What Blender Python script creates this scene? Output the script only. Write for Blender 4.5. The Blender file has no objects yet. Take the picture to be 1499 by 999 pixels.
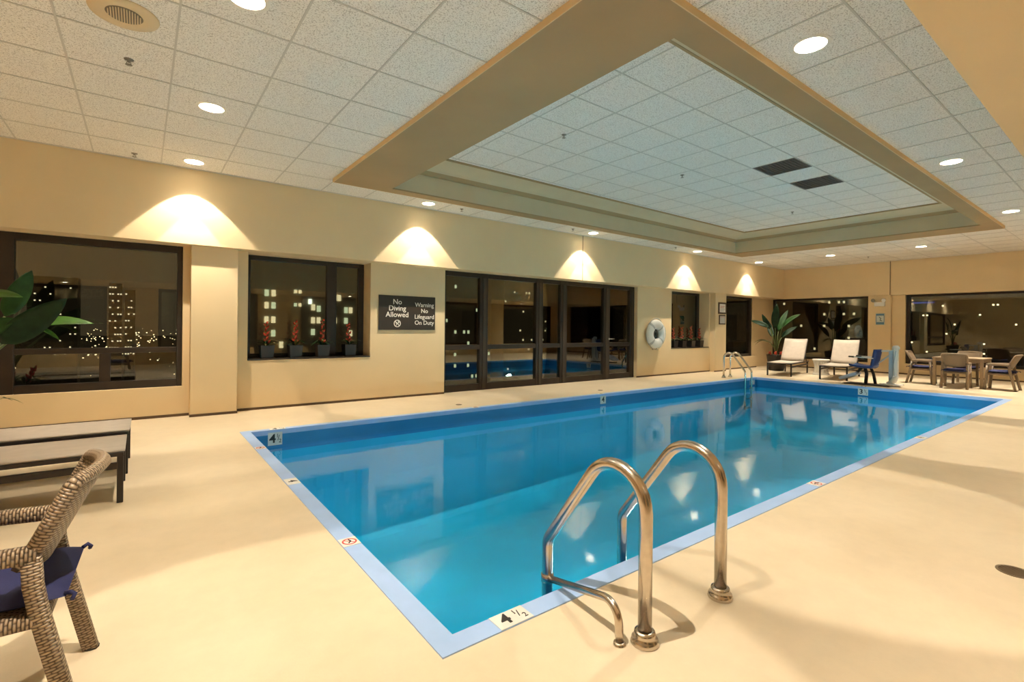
import bpy, math, random
from mathutils import Vector, Matrix
random.seed(7)
S = bpy.context.scene
COL = S.collection
PI = math.pi

# ------------------------------------------------------------------ camera
YAW = math.radians(52.867); ROLL = math.radians(-0.6064); FPX = 716.1
Fv = Vector((math.cos(YAW), math.sin(YAW), 0)); Rv = Vector((math.sin(YAW), -math.cos(YAW), 0)); Uv = Vector((0, 0, 1))
cr, sr = math.cos(ROLL), math.sin(ROLL)
Rc = Rv * cr - Uv * sr; Uc = Uv * cr + Rv * sr
cam_d = bpy.data.cameras.new('camera'); cam = bpy.data.objects.new('camera', cam_d); COL.objects.link(cam)
M = Matrix.Identity(4)
for i in range(3):
    M[i][0] = Rc[i]; M[i][1] = Uc[i]; M[i][2] = -Fv[i]
M[2][3] = 1.25
cam.matrix_world = M
cam_d.sensor_width = 36.0; cam_d.lens = FPX * 36 / 1499; cam_d.shift_y = -(499.5 - 478.56) / 1499
cam_d.clip_start = 0.05; cam_d.clip_end = 3000
S.camera = cam

# ------------------------------------------------------------------ world, exposure, light levels
W = bpy.data.worlds.new('night_sky'); S.world = W; W.use_nodes = True
W.node_tree.nodes['Background'].inputs[0].default_value = (0.040, 0.029, 0.017, 1)
W.node_tree.nodes['Background'].inputs[1].default_value = 0.5
S.view_settings.view_transform = 'Standard'; S.view_settings.look = 'None'
S.view_settings.exposure = 1.46; S.view_settings.gamma = 1.0; S.view_settings.use_curve_mapping = False
LAMP_COL = (1.0, 0.87, 0.69)
LAMP_CORE = 160.0      # W, narrow beam of a downlight
LAMP_WIDE = 120.0      # W, wide skirt of a downlight
LENS_EMIT = 165.0
POOL_LAMP = 80.0
S.cycles.max_bounces = 10; S.cycles.diffuse_bounces = 6; S.cycles.glossy_bounces = 5
S.cycles.transparent_max_bounces = 16
S.cycles.sample_clamp_indirect = 6.0; S.cycles.caustics_reflective = False; S.cycles.caustics_refractive = False
S.cycles.blur_glossy = 0.5

# ------------------------------------------------------------------ materials
MATS = {}
def srgb(r, g, b):
    f = lambda c: (c / 255 / 12.92) if c / 255 <= 0.04045 else ((c / 255 + 0.055) / 1.055) ** 2.4
    return (f(r), f(g), f(b), 1)
def lin(r, g, b): return (r, g, b, 1)
def mat(name, col, rough=0.6, metal=0.0, spec=0.5, vary=0.0, vscale=3.0, bump=0.0, bscale=40.0, emit=None, estr=0.0, coat=0.0):
    if name in MATS: return MATS[name]
    m = bpy.data.materials.new(name); m.use_nodes = True; nt = m.node_tree; N = nt.nodes; L = nt.links
    p = N['Principled BSDF']
    p.inputs['Base Color'].default_value = col; p.inputs['Roughness'].default_value = rough
    p.inputs['Metallic'].default_value = metal; p.inputs['Specular IOR Level'].default_value = spec
    if coat: p.inputs['Coat Weight'].default_value = coat; p.inputs['Coat Roughness'].default_value = 0.2
    geo = N.new('ShaderNodeNewGeometry')
    if vary:
        n = N.new('ShaderNodeTexNoise'); n.inputs['Scale'].default_value = vscale; n.inputs['Detail'].default_value = 5
        L.new(geo.outputs['Position'], n.inputs['Vector'])
        r = N.new('ShaderNodeMapRange'); r.inputs[1].default_value = .3; r.inputs[2].default_value = .7
        r.inputs[3].default_value = 1 - vary; r.inputs[4].default_value = 1 + vary
        L.new(n.outputs['Fac'], r.inputs[0])
        mx = N.new('ShaderNodeVectorMath'); mx.operation = 'SCALE'; mx.inputs[0].default_value = col[:3]
        L.new(r.outputs[0], mx.inputs['Scale']); L.new(mx.outputs[0], p.inputs['Base Color'])
    if bump:
        n2 = N.new('ShaderNodeTexNoise'); n2.inputs['Scale'].default_value = bscale; n2.inputs['Detail'].default_value = 3
        L.new(geo.outputs['Position'], n2.inputs['Vector'])
        b = N.new('ShaderNodeBump'); b.inputs['Strength'].default_value = bump; b.inputs['Distance'].default_value = 0.01
        L.new(n2.outputs['Fac'], b.inputs['Height']); L.new(b.outputs[0], p.inputs['Normal'])
    if emit:
        p.inputs['Emission Color'].default_value = emit; p.inputs['Emission Strength'].default_value = estr
    MATS[name] = m
    return m

wall_m = mat('wall_paint', lin(.76, .605, .375), .75, vary=.03, vscale=1.5, bump=.05, bscale=150, spec=.25)
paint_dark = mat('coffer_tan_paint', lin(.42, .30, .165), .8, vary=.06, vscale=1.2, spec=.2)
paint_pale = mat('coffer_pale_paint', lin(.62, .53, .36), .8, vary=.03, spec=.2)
edge_m = mat('coffer_edge_lit', lin(.75, .55, .30), .7)  # lighter than the frame tan: lamp light on its side is painted in
trim_white_shaded = mat('grid_white_shaded', lin(.60, .57, .52), .6)  # white darkened so the grid bars carry the shadow gaps between tiles
lamp_trim = mat('lamp_trim_white', lin(.82, .78, .70), .45)
can_m = mat('lamp_reflector', lin(.9, .88, .84), .3)
lens_m = mat('lamp_lens', lin(.9, .9, .9), .5, emit=(1, .86, .66, 1), estr=LENS_EMIT)
bronze = mat('bronze_frame', lin(.030, .020, .013), .4, vary=.15, vscale=8, spec=.4)
bronze_lt = mat('bronze_stop', lin(.055, .040, .027), .4, spec=.4)
base_m = mat('base_brown', lin(.10, .06, .03), .6)
dark_slot = mat('slot_dark', lin(.03, .022, .016), .7)
steel = mat('brushed_steel', lin(.62, .55, .47), .24, metal=1.0, vary=.08, vscale=30)
steel_far = mat('satin_steel', lin(.66, .62, .55), .25, metal=1.0)
chrome = mat('chrome', lin(.7, .7, .7), .15, metal=1)
coping_m = mat('coping_blue', lin(.36, .53, .86), .45, vary=.05, vscale=6)
pool_wall_m = mat('pool_wall_blue', lin(.006, .19, .46), .45, vary=.06, vscale=2)
pool_floor_m = mat('pool_floor_blue', lin(.02, .52, .80), .6, vary=.08, vscale=1.2)
marker_m = mat('marker_white', lin(.75, .74, .70), .5)
ink_m = mat('marker_ink', lin(.02, .02, .02), .6)
red_m = mat('marker_red', lin(.55, .05, .04), .6)
sling_m = mat('sling_fabric', lin(.47, .41, .345), .8, vary=.05, vscale=12, bump=.1, bscale=200)
lounge_frame = mat('lounger_frame', lin(.016, .011, .010), .45)
navy = mat('navy_cushion', lin(.012, .016, .085), .75, vary=.1, vscale=20, bump=.1, bscale=250)
seat_blue = mat('lift_blue', lin(.012, .045, .19), .5)
white_plastic = mat('white_plastic', lin(.78, .77, .74), .45)
lift_white = mat('lift_white', lin(.80, .78, .74), .4)
lift_grey = mat('lift_grey', lin(.50, .54, .58), .45)
black_m = mat('black_metal', lin(.015, .012, .01), .45)
wood_tan = mat('table_tan', lin(.33, .25, .16), .55, vary=.08, vscale=20)
sign_brown = mat('sign_brown', lin(.032, .021, .013), .5)
letter_m = mat('letter_white', lin(.80, .76, .68), .5)
ring_m = mat('ring_white', lin(.72, .73, .70), .5)
rope_m = mat('rope_grey', lin(.42, .45, .44), .7)
paper_m = mat('paper_white', lin(.75, .73, .68), .6)
paper_red = mat('print_red', lin(.5, .12, .08), .6)
paper_grey = mat('print_grey', lin(.35, .36, .36), .6)
frame_wood = mat('frame_wood', lin(.06, .03, .015), .4)
sign_blue = mat('sign_blue', lin(.10, .22, .34), .5)
sign_pale = mat('sign_pale', lin(.55, .62, .60), .5)
sprink_m = mat('sprinkler_metal', lin(.28, .25, .21), .35, metal=.8)
vent_m = mat('vent_dark', lin(.05, .045, .042), .6)
vent_slat = mat('vent_slat', lin(.10, .09, .085), .5)
speaker_m = mat('speaker_beige', lin(.72, .57, .36), .6)
grille_m = mat('speaker_grille', lin(.20, .16, .11), .6)
pot_m = mat('pot_dark', lin(.022, .016, .013), .5)
soil_m = mat('soil', lin(.03, .02, .012), .9)
leaf_dark = mat('leaf_dark', lin(.006, .026, .008), .55, spec=.25, vary=.3, vscale=9)
leaf_mid = mat('leaf_mid', lin(.013, .055, .010), .5, spec=.3, vary=.3, vscale=9)
leaf_lite = mat('leaf_light', lin(.06, .17, .02), .45, vary=.25, vscale=9)
leaf_olive = mat('leaf_olive', lin(.17, .15, .05), .5, vary=.35, vscale=20)
stalk_m = mat('stalk_green', lin(.12, .16, .05), .5)
flower_m = mat('flower_red', lin(.50, .055, .025), .5, vary=.3, vscale=40)
drain_m = mat('drain_bronze', lin(.22, .16, .10), .45, metal=.3)
concrete_m = mat('facade_pale', lin(.62, .55, .42), .8)
tower_m = mat('tower_dark', lin(.04, .03, .025), .8)
ground_m = mat('city_ground', lin(.01, .009, .008), .9)
lit_warm = mat('lit_window_warm', lin(.02, .02, .02), .5, emit=(1, .84, .52, 1), estr=.40)
lit_green = mat('lit_window_green', lin(.02, .02, .02), .5, emit=(.90, 1, .66, 1), estr=.30)
lit_bright = mat('lit_window_bright', lin(.02, .02, .02), .5, emit=(.9, 1, .9, 1), estr=.8)
lit_dots = mat('street_light', lin(.02, .02, .02), .5, emit=(1, .78, .45, 1), estr=1.5)
lit_tower = mat('lit_tower_window', lin(.02, .02, .02), .5, emit=(1, .85, .58, 1), estr=.55)
lit_blue = mat('neon_blue', lin(.02, .02, .02), .5, emit=(.12, .2, 1, 1), estr=.25)

def tile_material():
    m = bpy.data.materials.new('fissured_tile'); m.use_nodes = True; nt = m.node_tree; N = nt.nodes; L = nt.links
    p = N['Principled BSDF']; p.inputs['Roughness'].default_value = .9; p.inputs['Specular IOR Level'].default_value = .1
    geo = N.new('ShaderNodeNewGeometry')
    n = N.new('ShaderNodeTexNoise'); n.inputs['Scale'].default_value = 110; n.inputs['Detail'].default_value = 2; n.inputs['Roughness'].default_value = .65
    L.new(geo.outputs['Position'], n.inputs['Vector'])
    r = N.new('ShaderNodeValToRGB'); e = r.color_ramp.elements
    e[0].position = .36; e[0].color = (.50, .46, .41, 1); e[1].position = .48; e[1].color = (.88, .85, .80, 1)
    L.new(n.outputs['Fac'], r.inputs[0]); L.new(r.outputs[0], p.inputs['Base Color'])
    b = N.new('ShaderNodeBump'); b.inputs['Strength'].default_value = .4; b.inputs['Distance'].default_value = .003
    L.new(n.outputs['Fac'], b.inputs['Height']); L.new(b.outputs[0], p.inputs['Normal'])
    return m
tile_m = tile_material()

def floor_material():
    m = bpy.data.materials.new('deck_coating'); m.use_nodes = True; nt = m.node_tree; N = nt.nodes; L = nt.links
    p = N['Principled BSDF']; geo = N.new('ShaderNodeNewGeometry')
    n = N.new('ShaderNodeTexNoise'); n.inputs['Scale'].default_value = 1.3; n.inputs['Detail'].default_value = 6
    n2 = N.new('ShaderNodeTexNoise'); n2.inputs['Scale'].default_value = 7; n2.inputs['Detail'].default_value = 8; n2.inputs['Roughness'].default_value = .7
    L.new(geo.outputs['Position'], n.inputs['Vector']); L.new(geo.outputs['Position'], n2.inputs['Vector'])
    r = N.new('ShaderNodeValToRGB'); e = r.color_ramp.elements
    e[0].position = .3; e[0].color = (.69, .575, .40, 1); e[1].position = .7; e[1].color = (.77, .655, .48, 1)
    L.new(n.outputs['Fac'], r.inputs[0])
    r2 = N.new('ShaderNodeMapRange'); r2.inputs[1].default_value = .25; r2.inputs[2].default_value = .6; r2.inputs[3].default_value = .93; r2.inputs[4].default_value = 1.0
    L.new(n2.outputs['Fac'], r2.inputs[0])
    mx = N.new('ShaderNodeVectorMath'); mx.operation = 'SCALE'; L.new(r.outputs[0], mx.inputs[0]); L.new(r2.outputs[0], mx.inputs['Scale'])
    L.new(mx.outputs[0], p.inputs['Base Color'])
    p.inputs['Roughness'].default_value = .42; p.inputs['Specular IOR Level'].default_value = .35
    n3 = N.new('ShaderNodeTexNoise'); n3.inputs['Scale'].default_value = 90; L.new(geo.outputs['Position'], n3.inputs['Vector'])
    b = N.new('ShaderNodeBump'); b.inputs['Strength'].default_value = .12; b.inputs['Distance'].default_value = .004
    L.new(n3.outputs['Fac'], b.inputs['Height']); L.new(b.outputs[0], p.inputs['Normal'])
    return m
floor_m = floor_material()

def glass_material(name, tint, k):
    m = bpy.data.materials.new(name); m.use_nodes = True; nt = m.node_tree; N = nt.nodes; L = nt.links
    N.remove(N['Principled BSDF']); out = N['Material Output']
    t = N.new('ShaderNodeBsdfTransparent'); t.inputs[0].default_value = tint
    g = N.new('ShaderNodeBsdfGlossy'); g.inputs['Roughness'].default_value = 0.0; g.inputs[0].default_value = (.95, .95, .92, 1)
    f = N.new('ShaderNodeFresnel'); f.inputs[0].default_value = 1.5
    mu = N.new('ShaderNodeMath'); mu.operation = 'MULTIPLY'; mu.inputs[1].default_value = k; mu.use_clamp = True
    L.new(f.outputs[0], mu.inputs[0])
    mx = N.new('ShaderNodeMixShader'); L.new(mu.outputs[0], mx.inputs[0]); L.new(t.outputs[0], mx.inputs[1]); L.new(g.outputs[0], mx.inputs[2])
    L.new(mx.outputs[0], out.inputs[0])
    return m
glass_m = glass_material('window_glass', (.82, .84, .78, 1), 2.1)

def water_material():
    m = bpy.data.materials.new('pool_water'); m.use_nodes = True; nt = m.node_tree; N = nt.nodes; L = nt.links
    N.remove(N['Principled BSDF']); out = N['Material Output']
    t = N.new('ShaderNodeBsdfTransparent'); t.inputs[0].default_value = (.55, .90, .97, 1)
    g = N.new('ShaderNodeBsdfGlossy'); g.inputs['Roughness'].default_value = 0.06; g.inputs[0].default_value = (.93, .97, 1, 1)
    f = N.new('ShaderNodeFresnel'); f.inputs[0].default_value = 1.333
    geo = N.new('ShaderNodeNewGeometry')
    n = N.new('ShaderNodeTexNoise'); n.inputs['Scale'].default_value = 1.6; n.inputs['Detail'].default_value = 3
    L.new(geo.outputs['Position'], n.inputs['Vector'])
    b = N.new('ShaderNodeBump'); b.inputs['Strength'].default_value = .10; b.inputs['Distance'].default_value = .03
    L.new(n.outputs['Fac'], b.inputs['Height']); L.new(b.outputs[0], g.inputs['Normal']); L.new(b.outputs[0], f.inputs['Normal'])
    mx = N.new('ShaderNodeMixShader'); L.new(f.outputs[0], mx.inputs[0]); L.new(t.outputs[0], mx.inputs[1]); L.new(g.outputs[0], mx.inputs[2])
    L.new(mx.outputs[0], out.inputs[0])
    return m
water_m = water_material()

def wicker_material():
    m = bpy.data.materials.new('woven_wicker'); m.use_nodes = True; nt = m.node_tree; N = nt.nodes; L = nt.links
    p = N['Principled BSDF']; p.inputs['Roughness'].default_value = .34
    uv = N.new('ShaderNodeUVMap'); sp = N.new('ShaderNodeSeparateXYZ'); L.new(uv.outputs[0], sp.inputs[0])
    def mth(op, a, b=None):
        n = N.new('ShaderNodeMath'); n.operation = op
        for k, x in enumerate((a, b)):
            if x is None: continue
            if isinstance(x, (int, float)): n.inputs[k].default_value = x
            else: L.new(x, n.inputs[k])
        return n.outputs[0]
    # rows of rounded strands, every other row shifted by half a strand (over-under weave)
    vv = mth('MULTIPLY', sp.outputs[1], 1 / .0092); row = mth('FLOOR', vv); fv = mth('FRACT', vv)
    uu = mth('ADD', mth('MULTIPLY', sp.outputs[0], 1 / .026), mth('MULTIPLY', row, .5)); fu = mth('FRACT', uu)
    hgt = mth('MULTIPLY', mth('POWER', mth('SINE', mth('MULTIPLY', fu, PI)), .45), mth('POWER', mth('SINE', mth('MULTIPLY', fv, PI)), .7))
    r = N.new('ShaderNodeValToRGB'); e = r.color_ramp.elements
    e[0].position = .12; e[0].color = (.045, .028, .016, 1); e[1].position = .85; e[1].color = (.44, .335, .23, 1)  # ramp puts shaded gaps and strand highlights into the colour
    m1 = r.color_ramp.elements.new(.45); m1.color = (.24, .165, .10, 1)
    L.new(hgt, r.inputs[0]); L.new(r.outputs[0], p.inputs['Base Color'])
    b = N.new('ShaderNodeBump'); b.inputs['Strength'].default_value = .9; b.inputs['Distance'].default_value = .005
    L.new(hgt, b.inputs['Height']); L.new(b.outputs[0], p.inputs['Normal'])
    return m
wicker_m = wicker_material()

# ------------------------------------------------------------------ mesh helpers
class MB:
    def __init__(s): s.v = []; s.f = []; s.uv = []; s.sm = []
    def quad(s, pts, uv=None, smooth=False):
        i = len(s.v); s.v += [tuple(p) for p in pts]; s.f.append(list(range(i, i + len(pts))))
        s.uv.append(uv or [(0, 0)] * len(pts)); s.sm.append(smooth); return s
    def box(s, x0, x1, y0, y1, z0, z1):
        i = len(s.v)
        s.v += [(x0, y0, z0), (x1, y0, z0), (x1, y1, z0), (x0, y1, z0), (x0, y0, z1), (x1, y0, z1), (x1, y1, z1), (x0, y1, z1)]
        for q in ((0, 3, 2, 1), (4, 5, 6, 7), (0, 1, 5, 4), (1, 2, 6, 5), (2, 3, 7, 6), (3, 0, 4, 7)):
            s.f.append([i + k for k in q]); s.uv.append([(0, 0)] * 4); s.sm.append(False)
        return s
    def obox(s, c, ax, ay, az):
        """box at centre c with half-axis vectors"""
        c, ax, ay, az = map(Vector, (c, ax, ay, az)); i = len(s.v)
        for sz in (-1, 1):
            for sx, sy in ((-1, -1), (1, -1), (1, 1), (-1, 1)):
                s.v.append(tuple(c + ax * sx + ay * sy + az * sz))
        for q in ((0, 3, 2, 1), (4, 5, 6, 7), (0, 1, 5, 4), (1, 2, 6, 5), (2, 3, 7, 6), (3, 0, 4, 7)):
            s.f.append([i + k for k in q]); s.uv.append([(0, 0)] * 4); s.sm.append(False)
        return s
    def tube(s, pts, r, n=12, caps=True, square=0.0, up=None):
        pts = [Vector(p) for p in pts]; m = len(pts); rr = r if isinstance(r, (list, tuple)) else [r] * m
        tang = []
        for k in range(m):
            a = pts[max(0, k - 1)]; b = pts[min(m - 1, k + 1)]; tang.append((b - a).normalized())
        ref = Vector(up) if up else (Vector((0, 0, 1)) if abs(tang[0].z) < .9 else Vector((0, 1, 0)))
        nv = (ref - tang[0] * ref.dot(tang[0])).normalized()
        i0 = len(s.v); L = 0
        Ls = []
        for k in range(m):
            if k:
                nv = (nv - tang[k] * nv.dot(tang[k])).normalized(); L += (pts[k] - pts[k - 1]).length
            Ls.append(L); bv = tang[k].cross(nv)
            for j in range(n):
                a = 2 * PI * j / n + PI / n; ca, sa = math.cos(a), math.sin(a)
                if square:
                    q = (abs(ca) ** (2 / (1 - square * .75)) + abs(sa) ** (2 / (1 - square * .75))) ** (-(1 - square * .75) / 2)
                    e = (1 - square) + square / max(abs(ca), abs(sa)); ca *= e; sa *= e
                s.v.append(tuple(pts[k] + nv * (ca * rr[k]) + bv * (sa * rr[k])))
        for k in range(m - 1):
            for j in range(n):
                a = i0 + k * n + j; b = i0 + k * n + (j + 1) % n
                s.f.append([a, b, b + n, a + n]); u0 = 2 * PI * rr[k] * j / n; u1 = 2 * PI * rr[k] * (j + 1) / n
                s.uv.append([(u0, Ls[k]), (u1, Ls[k]), (u1, Ls[k + 1]), (u0, Ls[k + 1])]); s.sm.append(True)
        if caps:
            s.f.append([i0 + j for j in range(n)][::-1]); s.uv.append([(0, 0)] * n); s.sm.append(False)
            e = i0 + (m - 1) * n
            s.f.append([e + j for j in range(n)]); s.uv.append([(0, 0)] * n); s.sm.append(False)
        return s
    def lathe(s, prof, c=(0, 0, 0), n=24, smooth=True):
        i0 = len(s.v); m = len(prof)
        for r, z in prof:
            for j in range(n):
                a = 2 * PI * j / n; s.v.append((c[0] + r * math.cos(a), c[1] + r * math.sin(a), c[2] + z))
        for k in range(m - 1):
            for j in range(n):
                a = i0 + k * n + j; b = i0 + k * n + (j + 1) % n
                s.f.append([a, b, b + n, a + n]); s.uv.append([(0, 0)] * 4); s.sm.append(smooth)
        return s
    def grid(s, fn, nu, nv, smooth=True, flip=False):
        i0 = len(s.v)
        for a in range(nu + 1):
            for b in range(nv + 1): s.v.append(tuple(fn(a / nu, b / nv)))
        for a in range(nu):
            for b in range(nv):
                p = i0 + a * (nv + 1) + b; q = [p, p + nv + 1, p + nv + 2, p + 1]
                s.f.append(q[::-1] if flip else q)
                us = [(a / nu, b / nv), ((a + 1) / nu, b / nv), ((a + 1) / nu, (b + 1) / nv), (a / nu, (b + 1) / nv)]
                s.uv.append(us[::-1] if flip else us); s.sm.append(smooth)
        return s
    def mesh(s, name):
        me = bpy.data.meshes.new(name); me.from_pydata(s.v, [], s.f)
        u = me.uv_layers.new(name='UVMap'); d = [c for f in s.uv for p in f for c in p]
        u.data.foreach_set('uv', d); me.polygons.foreach_set('use_smooth', s.sm); me.update()
        return me

def link(name, data, m=None, parent=None, loc=None, rot=None):
    o = bpy.data.objects.new(name, data); COL.objects.link(o)
    if m and data is not None and hasattr(data, 'materials') and not data.materials: data.materials.append(m)
    if parent: o.parent = parent
    if loc: o.location = loc
    if rot: o.rotation_euler = rot
    return o
def obj(name, mb, m, parent=None, loc=None, rot=None, bevel=0, label=None, solid=0, sub=0):
    o = link(name, mb.mesh(name), m, parent, loc, rot)
    if solid:
        md = o.modifiers.new('solid', 'SOLIDIFY'); md.thickness = solid; md.offset = 0
    if bevel:
        md = o.modifiers.new('bevel', 'BEVEL'); md.width = bevel; md.segments = 2; md.limit_method = 'ANGLE'
    if sub:
        md = o.modifiers.new('sub', 'SUBSURF'); md.levels = sub; md.render_levels = sub
    if label: o['label'] = label
    return o
def tag(o, label, cat, group=None, kind=None):
    o['label'] = label; o['category'] = cat
    if group: o['group'] = group
    if kind: o['kind'] = kind
    return o
def struct(o, label=None, cat=None):
    o['kind'] = 'structure'
    if label: o['label'] = label
    if cat: o['category'] = cat
    return o
def thing(name, label, cat, loc=(0, 0, 0), rz=0, group=None):
    o = bpy.data.objects.new(name, None); COL.objects.link(o); o.location = loc; o.rotation_euler = (0, 0, rz)
    o.empty_display_size = .1
    return tag(o, label, cat, group)
def box(*a): return MB().box(*a)
def dup(root, label, loc=None, rz=None):
    def cp(o, par):
        c = o.copy(); COL.objects.link(c); c.parent = par
        for ch in list(o.children): cp(ch, c)
        return c
    r = cp(root, None); r['label'] = label
    if loc is not None: r.location = loc
    if rz is not None: r.rotation_euler = (0, 0, rz)
    return r
def fillet(pts, rad, n=8):
    pts = [Vector(p) for p in pts]; out = [pts[0]]
    for k in range(1, len(pts) - 1):
        p = pts[k]; a = (pts[k - 1] - p).normalized(); b = (pts[k + 1] - p).normalized(); r = rad[k - 1] if isinstance(rad, (list, tuple)) else rad
        ang = a.angle(b); t = r / math.tan(ang / 2); c = p + (a + b).normalized() * (r / math.sin(ang / 2))
        s = p + a * t; e = p + b * t; v0 = s - c; v1 = e - c; th = v0.angle(v1)
        for q in range(n + 1):
            w = q / n; out.append(c + (v0 * math.sin((1 - w) * th) + v1 * math.sin(w * th)) / math.sin(th))
    out.append(pts[-1]); return out
def text_mesh(txt, size, align='CENTER', bold=0.0, depth=0.0015):
    cu = bpy.data.curves.new('txt', 'FONT'); cu.body = txt; cu.size = size; cu.align_x = align; cu.align_y = 'CENTER'
    cu.offset = bold; cu.extrude = depth; cu.resolution_u = 4
    o = bpy.data.objects.new('txt', cu); COL.objects.link(o)
    bpy.context.view_layer.update()
    me = bpy.data.meshes.new_from_object(o.evaluated_get(bpy.context.evaluated_depsgraph_get()))
    bpy.data.objects.remove(o); bpy.data.curves.remove(cu)
    me.materials.clear(); return me
def annulus(mb, r0, r1, z0, z1, n=28, c=(0, 0)):
    mb.lathe([(r0, z0), (r1, z0), (r1, z1), (r0, z1), (r0, z0)], (c[0], c[1], 0), n, smooth=False); return mb

# ------------------------------------------------------------------ room dimensions
ZC, ZS = 3.275, 2.29                 # ceiling, underside of the bulkheads
YU, YL = 7.67, 7.93                  # window wall: bulkhead face, lower wall face
XF = 17.36                           # far bulkhead face
XN, YR = -4.5, -2.2                  # near end wall, wall behind the camera
YS = 0.49                            # right bulkhead edge
PX0, PX1, PY0, PY1 = .91, 12.80, 1.61, 6.37   # outer edge of the coping
CW = .10
ix0, ix1, iy0, iy1 = PX0 + CW, PX1 - CW, PY0 + CW, PY1 - CW
WZ = -.20                            # water level

# ------------------------------------------------------------------ floor
f = MB()
f.box(XN - .3, PX0, YR - .3, 8.7, -.3, 0); f.box(PX1, 18.2, YR - .3, 8.7, -.3, 0)
f.box(PX0, PX1, YR - .3, PY0, -.3, 0); f.box(PX0, PX1, PY1, 8.7, -.3, 0)
struct(obj('floor', f, floor_m), 'beige seamless pool deck floor around the pool', 'floor')

# ------------------------------------------------------------------ window wall (left)
wl = MB()
wl.box(XN - .3, XF + .6, YU, 8.7, ZS, ZC + .5)
wl.box(XN - .3, .44, YL, 8.35, 0, .40)
wl.box(.44, .60, YL, 8.45, 0, ZS)
wl.box(1.0, 1.22, YL, 8.45, 0, ZS); wl.box(1.22, 3.04, YL, 8.45, 0, .72); wl.box(3.04, 4.45, YL, 8.45, 0, ZS)
wl.box(9.97, 11.40, YL, 8.45, 0, ZS); wl.box(11.40, 13.22, YL, 8.45, 0, .70); wl.box(13.22, 13.35, YL, 8.45, 0, ZS)
wl.box(13.80, 16.19, 8.0, 8.45, 0, .36); wl.box(16.19, 17.9, 8.15, 8.45, 0, ZS)
wall_left = struct(obj('wall_left', wl, wall_m), 'beige painted window wall with bulkhead above along the pool', 'wall')
obj('pilaster', box(.52, 1.07, 7.76, 8.4, 0, ZS), wall_m, wall_left, bevel=.006)
obj('pilaster', box(13.28, 13.87, 7.76, 8.4, 0, ZS), wall_m, wall_left, bevel=.006)
obj('control_joint', box(7.735, 7.75, YU - .004, YU + .01, ZS, ZC), base_m, wall_left)
bb = MB()  # brown strip painted in place of the shadow gap at the wall base
for x0, x1, y in ((XN, .44, YL), (.44, .52, YL), (.515, 1.075, 7.76), (1.07, 4.45, YL), (9.97, 13.28, YL), (13.275, 13.875, 7.76), (13.87, 16.19, 8.0)):
    bb.box(x0, x1, y - .006, y + .02, 0, .035)
struct(obj('shadow_strip_left', bb, base_m), 'thin dark strip standing for the shadow gap along the window wall', 'shadow_strip')

# ------------------------------------------------------------------ far wall
wf = MB()
wf.box(XF, 18.3, 4.715, 8.7, ZS, ZC + .5); wf.box(XF + .03, 18.3, YR - .3, 4.715, ZS, ZC + .5)
wf.box(17.50, 18.0, 5.2, 8.15, 0, .28); wf.box(17.55, 18.0, 4.40, 4.8, 0, ZS); wf.box(17.50, 18.0, YR - .3, 4.40, 0, .31)
wall_far = struct(obj('wall_far', wf, wall_m), 'beige far wall with bulkhead over two wide windows', 'wall')
obj('pilaster', box(17.42, 18.0, 4.71, 5.27, 0, ZS), wall_m, wall_far, bevel=.006)
obj('control_joint', box(XF - .004, XF + .01, 4.71, 4.724, ZS, ZC), base_m, wall_far)
bb = MB()  # far wall's shadow gap, likewise drawn as a brown strip
for y0, y1, x in ((YR, 4.40, 17.50), (4.40, 4.71, 17.55), (4.705, 5.275, 17.42), (5.27, 8.15, 17.50)): bb.box(x - .006, x + .02, y0, y1, 0, .035)
struct(obj('shadow_strip_far', bb, base_m), 'thin dark strip standing for the shadow gap along the far wall', 'shadow_strip')

# ------------------------------------------------------------------ right wall (behind the camera, seen in reflections) and near end wall
wr = MB()
wr.box(XN - .3, XF + .03, YR - .3, YS, ZS, ZC + .5)
xs = [XN - .3, -3.6, -.8, .4, 3.2, 4.6, 7.6, 9.0, 12.0, 13.4, 16.4, 18.0]
for k in range(0, len(xs) - 1, 2): wr.box(xs[k], xs[k + 1], YR - .3, YR, 0, ZS)
for k in range(1, len(xs) - 1, 2): wr.box(xs[k], xs[k + 1], YR - .3, YR, 0, .45)
wall_right = struct(obj('wall_right', wr, wall_m), 'beige wall with bulkhead on the right side of the pool', 'wall')
struct(obj('wall_near', box(XN - .3, XN, YR - .3, 8.7, 0, ZC + .5), wall_m), 'beige end wall at the near end of the pool hall', 'wall')

# ------------------------------------------------------------------ windows and glazed doors
def glazing(name, label, cat, axis, pos, depth, members, panes, sill=None, frame_mat=None):
    """members/panes: (a0, a1, z0, z1) along the wall; axis 'y' -> plane y=pos, 'x' -> plane x=pos"""
    root = bpy.data.objects.new(name, None); COL.objects.link(root); struct(root, label, cat)
    def bx(a0, a1, z0, z1, d0, d1):
        return box(a0, a1, pos + d0, pos + d1, z0, z1) if axis == 'y' else box(pos + d0, pos + d1, a0, a1, z0, z1)
    for a0, a1, z0, z1 in members: obj('window_frame', bx(a0, a1, z0, z1, -depth, depth), frame_mat or bronze, root, bevel=.006)
    for a0, a1, z0, z1 in panes: obj('pane', bx(a0, a1, z0, z1, -.006, .006), glass_m, root)
    if sill:
        a0, a1, z0, z1, d0, d1 = sill; obj('window_sill', bx(a0, a1, z0, z1, d0, d1), bronze, root, bevel=.004)
    return root
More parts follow.
